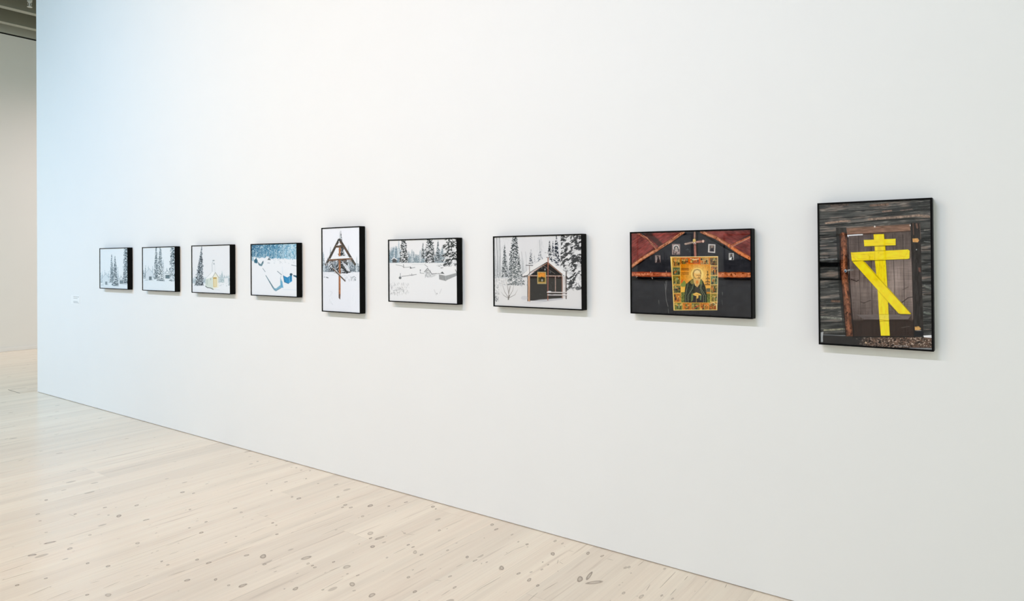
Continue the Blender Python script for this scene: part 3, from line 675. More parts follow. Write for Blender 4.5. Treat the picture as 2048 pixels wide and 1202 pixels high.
    def cell(x0, y0, x1, y1, base, seed):
        P.poly(q([(x0, y0), (x1, y0), (x1, y1), (x0, y1)]), base, 1, 0.4, (7, 7), seed)
        rr = random.Random(seed)
        for i in range(8):
            cx, cy = rr.uniform(x0 + 14, x1 - 14), rr.uniform(y0 + 18, y1 - 18)
            X, Y = T(cx, cy); P.ell(X, Y, rr.uniform(5, 13), rr.uniform(6, 18), rr.choice(pal), 0.85)
        for i in range(3):
            cx = rr.uniform(x0 + 22, x1 - 22); X, Y = T(cx, y0 + (y1 - y0) * 0.35); P.ell(X, Y, 5, 6, (222, 186, 110), 0.8)
            P.line([(X, Y + 8), (X + rr.uniform(-5, 5), T(0, y1 - 18)[1])], 8, rr.choice(pal[:5]), 0.8)
    Lc = [(50, 125, 185, 285, (168, 132, 78)), (45, 305, 188, 455, (104, 112, 84)), (52, 475, 190, 640, (128, 116, 62)), (65, 665, 200, 810, (120, 116, 70)), (72, 830, 205, 985, (184, 120, 60))]
    Rc = [(790, 115, 945, 265, (128, 104, 78)), (800, 285, 945, 455, (150, 112, 84)), (805, 475, 945, 640, (118, 128, 96)), (808, 655, 942, 810, (134, 118, 72)), (806, 830, 940, 985, (142, 128, 66))]
    Tc = [(205, 125, 350, 240, (170, 112, 60)), (395, 120, 560, 225, (176, 104, 66)), (600, 120, 770, 245, (182, 148, 96))]
    Bc = [(85, 1010, 240, 1145, (116, 122, 66)), (255, 1012, 410, 1145, (188, 116, 56)), (425, 1012, 585, 1145, (128, 114, 62)), (600, 1012, 765, 1145, (186, 116, 54)), (775, 1008, 935, 1145, (140, 96, 54))]
    for i, (x0, y0, x1, y1, b) in enumerate(Lc + Rc + Tc + Bc): cell(x0, y0, x1, y1, b, 20 + i)
    for y in (295, 465, 652, 820, 995): P.line(q([(46 + (y - 295) * 0.05, y), (195, y)]), 5, (226, 186, 96)); 
    for y in (272, 465, 645, 815, 988): P.line(q([(800, y), (945, y)]), 5, (240, 214, 140))
    for x in (245, 418, 592, 770): P.line(q([(x, 1010), (x, 1145)]), 5, (224, 160, 76))
    P.line(q([(195, 250), (200, 560), (215, 800), (212, 1000)]), 5, (232, 196, 98)); P.line(q([(800, 250), (800, 1000)]), 5, (236, 206, 112)); P.line(q([(212, 1002), (795, 1000)]), 6, (234, 184, 84))
    P.line(q([(590, 252), (790, 250)]), 5, (230, 150, 70)); P.line(q([(590, 110), (590, 250)]), 6, (214, 96, 50)); P.line(q([(775, 110), (775, 250)]), 6, (216, 112, 60))
    P.line(q([(425, 1140), (580, 1060)]), 7, (206, 84, 58)); P.line(q([(780, 1030), (860, 1000), (920, 1040), (925, 1120)]), 6, (236, 214, 150)); P.line(q([(395, 130), (480, 150), (560, 135)]), 8, (232, 206, 160))
    # rows of tiny lettering, too small to read
    for y, w in ((325, 8), (350, 8), (410, 6), (436, 6)):
        for i in range(12): P.line(q([(218 + i * 12, y), (226 + i * 12, y + 2)]), w, (110, 74, 50), 0.75)
    # landscape behind the figure
    P.poly(q([(205, 640), (270, 560), (300, 590), (320, 680), (240, 690), (205, 670)]), (128, 140, 74)); P.poly(q([(215, 560), (262, 540), (230, 610), (205, 620)]), (212, 92, 54), 0.9)
    P.poly(q([(205, 690), (290, 690), (285, 800), (215, 800)]), (230, 182, 80)); P.poly(q([(215, 800), (300, 790), (290, 1000), (215, 1000)]), (104, 110, 62), 1, 0.4, (9, 9)); P.poly(q([(700, 830), (795, 830), (795, 1000), (720, 1000)]), (106, 112, 62), 1, 0.4, (9, 9))
    P.poly(q([(690, 660), (795, 660), (795, 720), (700, 720)]), (232, 176, 82)); P.poly(q([(715, 722), (795, 716), (795, 790), (720, 790)]), (84, 84, 70), 1, 0.3, (8, 5))
    for y in (740, 762, 782): P.line(q([(720, y), (792, y)]), 3, (180, 168, 120), 0.8)
    for x, y, w in ((742, 385, 10), (744, 440, 36), (746, 515, 70), (744, 580, 84), (740, 635, 100)):
        P.line(q([(x - w / 2, y + 14), (x, y - 6), (x + w / 2, y + 14)]), 7, (84, 76, 52)); P.line(q([(x - w / 3, y + 22), (x + w / 3, y + 20)]), 5, (150, 104, 78), 0.8)
    P.line(q([(742, 385), (744, 650)]), 5, (84, 72, 50))
    # halo, robe, hair, face
    P.ell(*T(535, 440), 72, 72, (246, 216, 132), 0.75); P.ell(*T(535, 440), 73, 73, (196, 146, 66), 0.5, ring=3)
    P.poly(q([(280, 1000), (290, 760), (310, 640), (400, 560), (470, 520), (600, 520), (650, 580), (700, 690), (720, 800), (735, 1000)]), (60, 63, 54), 1, 0.3, (10, 14))
    for x0, x1, c in ((330, 300, 0), (380, 330, 1), (440, 350, 0), (470, 400, 1), (610, 700, 0), (640, 720, 1), (590, 660, 0), (300, 285, 1)):
        P.line(q([(x0 + 20, 620), (x0, 720), (x1, 860), (x1 + 4, 995)]), 4, [(150, 158, 128), (38, 42, 42)][c], 0.85)
    P.poly(q([(400, 560), (470, 545), (480, 620), (430, 640), (395, 610)]), (150, 138, 84), 0.85); P.poly(q([(580, 540), (630, 560), (640, 640), (590, 640)]), (120, 132, 84), 0.85)
    P.poly(q([(500, 690), (570, 690), (590, 810), (480, 810)]), (70, 66, 62)); P.poly(q([(440, 840), (640, 850), (650, 1000), (380, 1000)]), (56, 50, 54), 0.8); P.poly(q([(420, 830), (460, 820), (450, 960), (410, 990)]), (114, 132, 80), 0.8); P.poly(q([(590, 850), (625, 850), (615, 960), (590, 955)]), (110, 134, 96), 0.8)
    P.poly(q([(470, 350), (440, 430), (450, 540), (480, 600), (500, 460), (520, 370)]), (196, 166, 104)); P.poly(q([(590, 360), (612, 430), (608, 540), (590, 560), (575, 420)]), (188, 160, 106))
    P.ell(*T(535, 430), 40, 48, (232, 186, 110)); P.ell(*T(530, 385), 38, 24, (236, 206, 142)); P.ell(*T(532, 440), 40, 50, (110, 84, 54), 0.9, ring=3)
    P.line(q([(452, 470), (450, 410), (480, 355), (540, 340), (595, 360), (612, 430)]), 4, (108, 82, 52)); P.line(q([(520, 460), (550, 458)]), 5, (112, 68, 40)); P.line(q([(568, 455), (598, 462)]), 5, (112, 68, 40)); P.line(q([(560, 462), (566, 500), (552, 504)]), 4, (150, 88, 48)); P.line(q([(535, 518), (585, 516)]), 5, (124, 78, 44))
    P.poly(q([(470, 530), (540, 520), (600, 530), (580, 640), (535, 700), (490, 660), (470, 600)]), (222, 180, 112)); P.poly(q([(510, 570), (550, 560), (560, 600), (535, 640), (510, 620)]), (228, 128, 56), 0.8)
    for x in (495, 520, 545, 570): P.line(q([(x, 540), (x - 2, 600), (530, 685)]), 3, (150, 112, 70), 0.7)
    P.poly(q([(445, 830), (520, 800), (600, 830), (620, 855), (560, 860), (560, 910), (530, 925), (515, 870), (470, 860)]), (232, 188, 96)); P.line(q([(470, 850), (520, 835), (580, 850)]), 3, (150, 104, 56)); P.ell(*T(542, 870), 12, 15, (236, 196, 110)); P.ell(*T(542, 870), 12, 15, (140, 96, 52), 0.8, ring=3)
    P.line(q([(518, 900), (518, 1000)]), 4, (206, 170, 90))
    P.line([(554, 405), (700, 405), (1069, 400), (1071, 700), (1062, 985)], 7, (238, 216, 160)); P.line([(554, 405), (576, 700), (592, 988), (1062, 984)], 7, (234, 206, 128))
    return P

def pic_yellow_cross(k):
    P = Pic([(97, 101), (840, 65), (850, 1070), (105, 1022)], int(310 * k), int(430 * k), 3, (60, 60, 62))
    def logs(X, Y, I):
        q = Y + X * 0.075
        n = fbm(X / 120, q / 9, 3, 4)[..., None]; b = fbm(X / 200, q / 26, 7, 2)[..., None]; d = fbm(X / 60, q / 5, 11, 3)[..., None]
        c = C3(30, 32, 34) * (1 - n) + C3(112, 110, 106) * n
        c = c * (0.62 + 0.7 * b)

        br = sstep(0.55, 0.72, b * 0.5 + d * 0.5)
        c = c * (1 - br * 0.55) + C3(150, 126, 112) * br * 0.55
        g = sstep(0.62, 0.8, d)
        return c * (1 - 0.35 * g) + C3(160, 164, 160) * 0.35 * g
    P.shade(logs)
    L = lambda *a, **k2: P.line(*a, **k2)
    # joints between the wall logs
    for pts, w in (([(100, 240), (300, 228), (500, 205), (835, 190)], 6), ([(100, 200), (400, 178), (600, 150), (836, 132)], 4), ([(100, 150), (500, 135), (836, 110)], 3), ([(100, 322), (215, 312)], 6),
                   ([(100, 382), (215, 376)], 4), ([(100, 440), (225, 436)], 4), ([(104, 492), (235, 492)], 10), ([(104, 597), (245, 600)], 8), ([(106, 770), (255, 768)], 4), ([(106, 888), (260, 884)], 5), ([(118, 962), (275, 966)], 4),
                   ([(775, 266), (836, 262)], 4), ([(775, 330), (838, 326)], 4), ([(785, 400), (840, 398)], 5), ([(790, 470), (840, 470)], 4), ([(790, 545), (842, 545)], 6), ([(792, 620), (842, 625)], 4), ([(795, 700), (844, 700)], 5), ([(795, 780), (845, 782)], 4), ([(795, 880), (846, 884)], 6), ([(795, 940), (846, 940)], 4)):
        P.line(pts, w, (16, 18, 20), 0.9)
    for pts, w, c in (([(140, 224), (240, 212), (300, 208)], 12, (168, 140, 122)), ([(440, 106), (556, 98)], 14, (120, 92, 78)), ([(180, 104), (286, 96)], 22, (88, 74, 68)), ([(430, 198), (640, 182), (760, 172), (830, 180)], 16, (160, 136, 120)),
                      ([(520, 146), (580, 140)], 10, (150, 122, 106)), ([(640, 140), (720, 130)], 6, (130, 108, 98)), ([(120, 790), (250, 786)], 10, (150, 142, 128)), ([(110, 850), (255, 862)], 12, (134, 136, 126)), ([(180, 744), (240, 746)], 14, (112, 84, 70)),
                      ([(130, 938), (260, 930)], 12, (150, 146, 124)), ([(104, 468), (220, 462)], 8, (112, 116, 118)), ([(800, 640), (840, 660)], 14, (120, 124, 118)), ([(800, 820), (844, 830)], 14, (110, 116, 108)), ([(800, 270), (836, 268)], 8, (134, 130, 124)), ([(800, 345), (836, 350)], 6, (126, 130, 128))):
        P.line(pts, w, c, 0.75, tex=0.35, ts=9)
    P.poly([(100, 485), (238, 490), (238, 515), (100, 520)], (18, 19, 20), 0.8, soft=12)  # dark strip mirrored in the glass, painted into the print
    # frame of the door
    P.poly([(208, 252), (278, 252), (282, 306), (210, 306)], (58, 56, 54), 1, 0.3, (8, 30)); P.poly([(210, 306), (242, 306), (262, 980), (230, 700)], (44, 44, 44), 0.8, soft=6)
    P.poly([(280, 300), (722, 275), (735, 980), (318, 980)], (78, 68, 66))
    def door(X, Y, I):
        x0 = 282 + (Y - 300) * 0.05; x1 = 712 + (Y - 275) * 0.03
        m = (sstep(-3, 3, X - x0) * sstep(3, -3, X - x1) * sstep(284, 290, Y + (X - 500) * 0.02) * sstep(980, 976, Y))[..., None]
        n = fbm(X / 9, Y / 70, 5, 3)[..., None]; h = fbm(X / 80, Y / 5, 9, 2)[..., None]; pl = fbm(X / 60, Y / 200, 2, 2)[..., None]
        lit = np.exp(-((Y - 620) / 170.0) ** 2)[..., None] * (0.5 + 0.5 * sstep(430, 560, X)[..., None])
        c = (C3(60, 51, 49) + (C3(176, 158, 150) - C3(60, 51, 49)) * np.clip(0.16 + 0.2 * n + 0.5 * lit * (0.55 + 0.9 * pl), 0, 1)) * (0.86 + 0.2 * h + 0.1 * n)
        dk = sstep(860, 880, Y)[..., None]
        c = c * (1 - dk) + C3(58, 48, 45) * (0.9 + 0.2 * n) * dk
        return I * (1 - m) + c * m
    P.shade(door)
    for x0, x1 in ((358, 378), (442, 452), (588, 610), (655, 672)): P.line([(x0, 300), (x1, 970)], 3, (38, 33, 32), 0.75)
    P.line([(500, 480), (500, 500)], 2, (40, 36, 34), 0.1)
    P.line([(310, 598), (345, 612), (360, 604)], 5, (40, 34, 34), 0.8); P.line([(370, 748), (395, 756), (440, 738)], 4, (50, 44, 42), 0.8); P.line([(640, 760), (690, 722), (722, 716)], 5, (44, 38, 38), 0.8); P.line([(655, 668), (690, 650)], 6, (92, 80, 76), 0.7)
    for x in (340, 364, 382): P.line([(x, 620), (x + 8, 820)], 3, (120, 108, 104), 0.45)
    P.log([(258, 312), (262, 560), (276, 700), (298, 975)], 50, (62, 44, 38), (172, 110, 82), (40, 32, 30), 4, 12)
    P.line([(238, 312), (240, 560), (272, 975)], 6, (34, 30, 28), 0.7); P.line([(288, 312), (300, 620), (326, 975)], 6, (30, 26, 26), 0.8)
    P.line([(262, 400), (264, 520)], 14, (206, 124, 80), 0.35, tex=0.5, ts=6); P.line([(258, 600), (282, 720)], 12, (196, 118, 78), 0.35, tex=0.5, ts=6)
    P.poly([(278, 256), (520, 240), (706, 228), (706, 276), (520, 290), (284, 302)], (132, 102, 86), 1, 0.3, (40, 6), 6); P.line([(282, 300), (706, 276)], 4, (60, 46, 42)); P.line([(280, 258), (706, 230)], 3, (90, 74, 66)); P.ell(468, 246, 5, 6, (220, 214, 206)); P.ell(706, 238, 5, 6, (206, 200, 196))
    P.line([(288, 306), (330, 303), (385, 300)], 8, (232, 234, 238)); P.line([(288, 304), (290, 314)], 6, (232, 234, 238))
    P.poly([(708, 222), (772, 220), (794, 975), (735, 980)], (54, 50, 49), 1, 0.35, (8, 40), 7); P.line([(724, 226), (728, 300)], 6, (120, 86, 72), 0.7); P.line([(768, 226), (776, 330)], 4, (120, 98, 88), 0.7); P.line([(748, 230), (752, 254)], 12, (140, 104, 90), 0.7)
    P.poly([(758, 520), (772, 520), (776, 550), (762, 548)], (130, 88, 76), 0.7); P.line([(712, 300), (730, 975)], 5, (34, 30, 30), 0.8)
    P.poly([(720, 326), (756, 324), (764, 338), (756, 352), (722, 350)], (212, 158, 96), 1, 0.2, (6, 6)); P.poly([(734, 916), (762, 912), (776, 926), (770, 938), (736, 938)], (206, 160, 98), 1, 0.2, (6, 6)); P.line([(740, 942), (776, 940)], 4, (190, 190, 188), 0.8)
    P.poly([(732, 942), (792, 944), (792, 976), (732, 982)], (36, 38, 42)); P.ell(747, 400, 3, 4, (190, 190, 190)); P.line([(644, 922), (700, 912)], 2, (180, 170, 160), 0.7)
    # lower batten, sill
    P.poly([(345, 834), (712, 832), (690, 868), (400, 868)], (110, 100, 98), 1, 0.15, (60, 6)); P.poly([(400, 866), (690, 866), (712, 880), (360, 884)], (52, 43, 40), 0.9); P.poly([(690, 866), (714, 834), (716, 880)], (72, 60, 56), 0.9)
    P.poly([(122, 972), (330, 980), (846, 986), (848, 1062), (600, 1056), (118, 1026)], (52, 50, 50))
    def sill(X, Y, I):
        top = 985 + np.clip(310 - X, 0, 200) * -0.06
        m = (sstep(-3, 3, Y - top) * sstep(440, 300, -(X - 760)) )[..., None]
        m = (sstep(-4, 4, Y - top) * sstep(330, 470, X) * sstep(1060, 1052, Y))[..., None]
        n = fbm(X / 14, Y / 7, 6, 3)[..., None]; s = vnoise(X / 7, Y / 6, 9)[..., None]
        c = C3(48, 44, 42) * (1 - n) + C3(150, 116, 98) * n
        k2 = sstep(0.7, 0.85, s); c = c * (1 - k2) + C3(196, 176, 160) * k2
        dd = sstep(0.3, 0.15, s); c = c * (1 - dd) + C3(24, 24, 26) * dd
        return I * (1 - m * 0.9) + c * m * 0.9
    P.shade(sill)
    P.line([(320, 982), (735, 982)], 6, (30, 27, 27), 0.9); P.line([(600, 1042), (690, 1046)], 5, (150, 150, 150), 0.8); P.poly([(398, 1024), (408, 1014), (418, 1026)], (214, 184, 150)); P.speck(340, 990, 560, 1030, 20, 7, 5, (150, 130, 118), 6, 0, 90, 0.7)
    P.poly([(792, 974), (846, 970), (848, 990), (796, 986)], (236, 236, 238)); P.poly([(106, 952), (124, 948), (120, 985), (121, 1016), (106, 1018)], (176, 178, 180), 0.95); P.line([(106, 1034), (600, 1056), (850, 1068)], 5, (24, 24, 26), 0.6); P.poly([(700, 1056), (850, 1058), (850, 1070), (700, 1064)], (180, 182, 184), 0.7)
    P.line([(126, 968), (272, 974)], 4, (150, 156, 162), 0.6)
    # latch
    P.ell(272, 542, 9, 11, (150, 166, 178)); P.ell(270, 546, 5, 5, (40, 60, 80)); P.line([(286, 540), (322, 536)], 9, (120, 118, 116), 0.9); P.line([(288, 537), (300, 535)], 4, (206, 206, 206))
    # yellow bars
    def yel(pts, seed, ts=(10, 40), base=(242, 214, 48)):
        P.poly([(x + 3, y + 4) for x, y in pts], (34, 28, 24), 0.55, soft=6)
        P.poly(pts, base, 1, 0.09, ts, seed)
    yel([(468, 470), (541, 468), (552, 640), (560, 830), (568, 975), (508, 975), (495, 830), (484, 620)], 3)
    yel([(466, 372), (538, 370), (540, 406), (468, 410)], 4); yel([(460, 298), (530, 296), (532, 332), (462, 334)], 5)
    yel([(394, 336), (608, 327), (608, 371), (398, 378)], 6, (40, 10)); yel([(308, 419), (690, 399), (702, 408), (700, 459), (686, 463), (314, 476)], 7, (40, 10))
    P.line([(468, 404), (468, 470)], 3, (196, 168, 40), 0.6); P.line([(540, 402), (542, 466)], 3, (206, 176, 40), 0.5); P.line([(312, 424), (360, 462), (520, 466)], 3, (206, 182, 50), 0.6); P.line([(310, 420), (340, 470)], 8, (222, 186, 40), 0.5)
    P.line([(690, 404), (672, 446), (520, 460)], 3, (196, 172, 40), 0.5)
    yel([(318, 480), (390, 474), (404, 484), (710, 826), (708, 831), (640, 830), (626, 826)], 8, (30, 30))
    P.line([(392, 478), (560, 664), (708, 826)], 3, (120, 100, 20), 0.7); P.line([(484, 500), (500, 560)], 10, (220, 206, 36), 0.4)
    P.line([(556, 762), (600, 806)], 4, (60, 50, 30), 0.5); P.line([(497, 834), (562, 832)], 3, (150, 124, 30), 0.8); P.line([(498, 868), (562, 876), (500, 880)], 3, (140, 116, 30), 0.8); P.poly([(497, 834), (562, 832), (563, 868), (499, 866)], (228, 212, 88), 0.7)
    P.speck(320, 410, 690, 460, 12, 10, 2, (120, 96, 30), 4, 60, 60, 0.7); P.speck(490, 500, 560, 960, 18, 12, 2, (170, 140, 30), 5, 90, 15, 0.7)
    # bars above lap over the post
    P.line([(466, 372), (538, 370)], 2, (150, 120, 30), 0.6); P.line([(468, 408), (540, 405)], 2, (150, 120, 30), 0.6)
    return P

def pic_forest_edge(k, seed=3):
    P = Pic([(0, 0), (600, 0), (600, 400), (0, 400)], int(120 * k), int(80 * k), 5, (232, 234, 238))
    P.poly([(-20, 225), (620, 225), (620, 420), (-20, 420)], (26, 28, 30), 1, 0.5, (30, 20), seed, 8)
    P.woods(0, 600, 150, 330, 26, 20, (16, 18, 20), (60, 64, 68), seed, 0.75, 1, 0.5)
    return P

PICS = [pic_chapel_far, pic_chapel_mid, pic_church, pic_blue_snow, pic_grave_cross, pic_snowy_yard, pic_shelter, pic_icon_wall, pic_yellow_cross]

# ---------------------------------------------------------------- knots and checks seen in the boards (x, y, long, short, angle)
KNOTS = [
    (-2.203, -0.124, 0.0121, 0.0059, 1.61), (-2.121, -0.18, 0.01, 0.0054, 1.86), (-2.065, -0.18, 0.0138, 0.0072, 1.76), 
    (-1.968, -0.06, 0.0158, 0.008, 1.87), (-1.92, -0.065, 0.0125, 0.0057, 1.62), (-1.893, -0.199, 0.0236, 0.0102, 2.13), 
    (-1.752, -0.09, 0.0191, 0.0093, 1.91), (-1.678, -0.077, 0.0175, 0.0062, 1.51), (-2.009, -0.473, 0.0244, 0.0117, 2.23), 
    (-1.909, -0.473, 0.0153, 0.0073, 1.57), (-1.831, -0.497, 0.0188, 0.0102, 1.72), (-1.768, -0.519, 0.0133, 0.0075, 1.86), 
    (-1.643, -0.354, 0.0334, 0.014, 2.09), (-1.883, -0.306, 0.0076, 0.0041, 1.89), (-1.845, -0.315, 0.0085, 0.0045, 1.85), 
    (-1.842, -0.375, 0.0113, 0.0058, 1.69), (-1.417, -0.356, 0.015, 0.0073, 1.74), (-1.572, -0.344, 0.0464, 0.0159, 0.94), 
    (-1.624, -0.301, 0.0479, 0.01, 1.79), (-1.513, -0.111, 0.0151, 0.0071, 1.81), (-1.477, -0.162, 0.0067, 0.003, 1.67), 
    (-1.418, -0.355, 0.0142, 0.0068, 1.7), (-1.339, -0.34, 0.0218, 0.009, 1.57), (-1.27, -0.279, 0.0114, 0.0047, 1.59), 
    (-1.22, -0.278, 0.0121, 0.0046, 1.55), (-2.838, -0.064, 0.0194, 0.0116, 1.95), (-2.8, -0.08, 0.0101, 0.0059, 2.02), 
    (-2.564, -0.308, 0.0139, 0.0084, 1.85), (-2.376, -0.077, 0.0191, 0.0103, 1.99), (-2.317, -0.116, 0.0177, 0.0086, 1.59), 
    (-2.757, -0.569, 0.0324, 0.0133, 1.41), (-2.569, -0.543, 0.0119, 0.0075, 1.74), (-2.477, -0.587, 0.0217, 0.0117, 2.26), 
    (-2.429, -0.59, 0.0135, 0.008, 1.64), (-2.529, -0.548, 0.0114, 0.0067, 1.62), (-2.547, -0.714, 0.0096, 0.0065, 2), 
    (-2.223, -0.477, 0.0157, 0.0087, 2.12), (-2.166, -0.485, 0.0157, 0.0067, 1.48), (-2.011, -0.474, 0.0255, 0.0134, 2.23), 
    (-2.309, -0.803, 0.0127, 0.0084, 1.78), (-2.155, -0.683, 0.0127, 0.0069, 1.58), (-2.066, -0.753, 0.0127, 0.0076, 1.69), 
    (-2.186, -0.886, 0.0138, 0.0093, 1.92), (-2.107, -0.466, 0.0089, 0.0051, 1.78), (-2.356, -0.474, 0.0112, 0.0067, 1.77), 
    (-2.692, -0.447, 0.0113, 0.0071, 2.03), (-3.026, -0.103, 0.0148, 0.008, 1.57), (-3.064, -0.21, 0.0123, 0.0078, 2.01), 
    (-3.683, -0.449, 0.016, 0.0076, 2.49), (-3.624, -0.442, 0.0203, 0.0127, 1.53), (-3.444, -0.283, 0.0192, 0.0089, 2.42), 
    (-3.296, -0.349, 0.0176, 0.0119, 2.08), (-3.235, -0.358, 0.0156, 0.0105, 1.78), (-3.278, -0.385, 0.0116, 0.0079, 1.79), 
    (-3.162, -0.269, 0.025, 0.0158, 1.7), (-3.069, -0.412, 0.0168, 0.01, 2.26), (-3.412, -0.775, 0.0119, 0.0077, 2.42), 
    (-3.365, -0.784, 0.0115, 0.0058, 2.53), (-3.253, -0.858, 0.0114, 0.0088, 2.12), (-2.845, -0.555, 0.027, 0.0168, 2.22), 
    (-2.795, -0.599, 0.0126, 0.0083, 1.72), (-2.705, -0.666, 0.0187, 0.0123, 2.15), (-3.069, -1.066, 0.0259, 0.0178, 2.44), 
    (-2.985, -1.115, 0.0128, 0.0101, 1.75), (-2.877, -0.95, 0.0309, 0.0178, 1.45), (-2.815, -0.986, 0.0132, 0.0084, 2.4), 
    (-2.78, -0.987, 0.0093, 0.007, 2.02), (-2.754, -0.993, 0.0112, 0.0076, 1.59), (-2.632, -0.899, 0.0251, 0.0158, 1.56), 
    (-2.571, -0.946, 0.0083, 0.0056, 2.23), (-2.519, -0.928, 0.0103, 0.0061, 1.52), (-2.471, -1.003, 0.0241, 0.0131, 2.54), 
    (-2.417, -1.038, 0.0089, 0.0056, 1.55), (-2.32, -1.02, 0.0206, 0.0147, 2.06), (-2.649, -1.181, 0.0165, 0.0127, 1.74), 
    (-2.689, -1.211, 0.0058, 0.0045, 2.25), (-2.539, -1.115, 0.0083, 0.0063, 1.88), (-2.727, -0.901, 0.0102, 0.0074, 1.81), 
    (-4.34, -1.09, 0.0148, 0.0134, 2.33), (-4.339, -0.804, 0.0165, 0.0142, 2.14), (-4.261, -0.773, 0.0137, 0.0095, 2.54), 
    (-4.004, -0.937, 0.0119, 0.0074, 2.61), (-3.758, -1.357, 0.0165, 0.0109, 2.72), (-3.614, -1.085, 0.0144, 0.0121, 1.73), 
    (-3.74, -0.986, 0.0109, 0.0084, 2.44), (-3.433, -1.393, 0.0096, 0.0064, 2.69), (-3.369, -1.395, 0.009, 0.0079, 1.65), 
    (-3.134, -1.424, 0.0148, 0.0123, 1.52), (-3.032, -1.343, 0.0134, 0.0085, 2.62), (-2.929, -1.339, 0.01, 0.0076, 2.48), 
    (-2.874, -1.303, 0.0209, 0.015, 1.48), (-3.149, -1.107, 0.0148, 0.012, 1.77), (-3.307, -1.28, 0.012, 0.0097, 2.45), 
    (-3.225, -1.266, 0.0143, 0.0111, 1.51), (-3.8, -0.768, 0.0149, 0.0096, 1.45), (-3.706, -0.786, 0.0118, 0.009, 1.64), 
    (-4.053, -1.17, 0.0214, 0.008, 1.28), (-3.378, -1.082, 0.0082, 0.0068, 2.17), (-3.409, -1.004, 0.0083, 0.0062, 2.39), 
    (-3.733, -1.088, 0.0079, 0.0069, 1.96), (-3.733, -1.908, 0.0126, 0.0087, 2.98), (-4.05, -1.74, 0.0189, 0.015, 1.14), 
    (-3.979, -1.595, 0.018, 0.0127, 2.85), (-4.906, -1.374, 0.0162, 0.0104, 2.86), (-4.675, -1.5, 0.0146, 0.0115, 2.92), 
    (-4.247, -1.234, 0.0237, 0.0148, 2.74), (-4.462, -1.219, 0.0115, 0.0109, 1.65), (-4.084, -1.456, 0.012, 0.0093, 2.8), 
    (-3.596, -1.573, 0.0132, 0.0107, 2.77), (-3.714, -1.617, 0.0112, 0.0084, 2.83), (-3.287, -1.705, 0.0202, 0.0125, 2.82), 
    (-3.367, -1.759, 0.0089, 0.0082, 1.15), (-4.323, -1.581, 0.0083, 0.0079, 0.92), (-3.701, -1.803, 0.0083, 0.0076, -3.05), 
    (-4.543, -1.534, 0.0104, 0.0086, 2.94), (-4.151, -1.625, 0.0279, 0.0132, 1.23), (-4.491, -1.371, 0.0142, 0.0082, 2.82), 
    (-4.312, -1.263, 0.0103, 0.0065, 2.76), (-4.537, -0.13, 0.0139, 0.0086, 2.43), (-4.169, -0.06, 0.0131, 0.0083, 2.31), 
    (-4.093, -0.075, 0.0119, 0.0085, 2.03), (-4.03, -0.048, 0.0108, 0.0059, 2.4), (-3.908, -0.173, 0.0116, 0.0065, 2.4), 
    (-3.756, -0.191, 0.0096, 0.0068, 1.82), (-3.643, -0.135, 0.0181, 0.0095, 1.47), (-3.893, -0.454, 0.0133, 0.0083, 2.42), 
    (-4.037, -0.39, 0.0099, 0.0062, 2.42), (-3.683, -0.448, 0.0124, 0.0074, 2.41), (-3.964, -0.293, 0.0136, 0.0098, 1.73), 
    (-3.443, -0.284, 0.017, 0.009, 2.37), ]
CHECKS = [
    (-4.522, -1.393, -4.443, -1.387), (-3.848, -1.932, -3.84, -1.799), (-3.573, -1.92, -3.593, -1.818), (-3.463, -1.883, -3.471, -1.78), 
    (-3.372, -1.689, -3.381, -1.613), (-3.951, -1.908, -3.955, -1.776), (-3.475, -1.702, -3.464, -1.666), (-1.835, -0.239, -1.815, -0.28), 
    (-1.815, -0.258, -1.789, -0.266), (-1.848, -0.12, -1.822, -0.115), (-1.643, -0.09, -1.61, -0.089), (-2.082, -0.358, -2.082, -0.271), 
    (-2.082, -0.271, -2.065, -0.199), (-1.721, -0.545, -1.711, -0.437), (-1.724, -0.658, -1.731, -0.575), (-2.734, -0.431, -2.679, -0.453), 
    (-2.679, -0.453, -2.634, -0.428), (-2.192, -0.753, -2.159, -0.739), (-2.57, -0.284, -2.56, -0.106), (-2.554, -0.663, -2.552, -0.58), 
    (-2.308, -0.768, -2.305, -0.683), (-2.195, -0.593, -2.192, -0.548), (-1.966, -0.718, -1.956, -0.552), (-2.064, -0.844, -2.067, -0.784), 
    (-2.543, -1.106, -2.549, -0.99), (-3.265, -1.013, -3.269, -0.877), (-3.379, -0.939, -3.39, -0.829), (-2.665, -0.977, -2.658, -0.921), 
    (-2.912, -1.142, -2.908, -1.073), (-3.597, -1.29, -3.612, -1.111), (-3.239, -1.647, -3.24, -1.557), (-3.251, -1.453, -3.243, -1.376), 
    (-3.258, -1.161, -3.256, -1.085), (-3.48, -1.331, -3.479, -1.283), (-3.378, -1.554, -3.371, -1.524), (-3.381, -1.462, -3.37, -1.437), 
    (-1.355, -0.215, -1.344, -0.277), (-1.311, -0.027, -1.305, -0.221), (-1.242, -0.184, -1.24, -0.257), (-1.485, -0.072, -1.483, -0.009), 
    (-1.247, -0.035, -1.244, -0.085), (-1.072, -0.01, -1.067, -0.049), ]


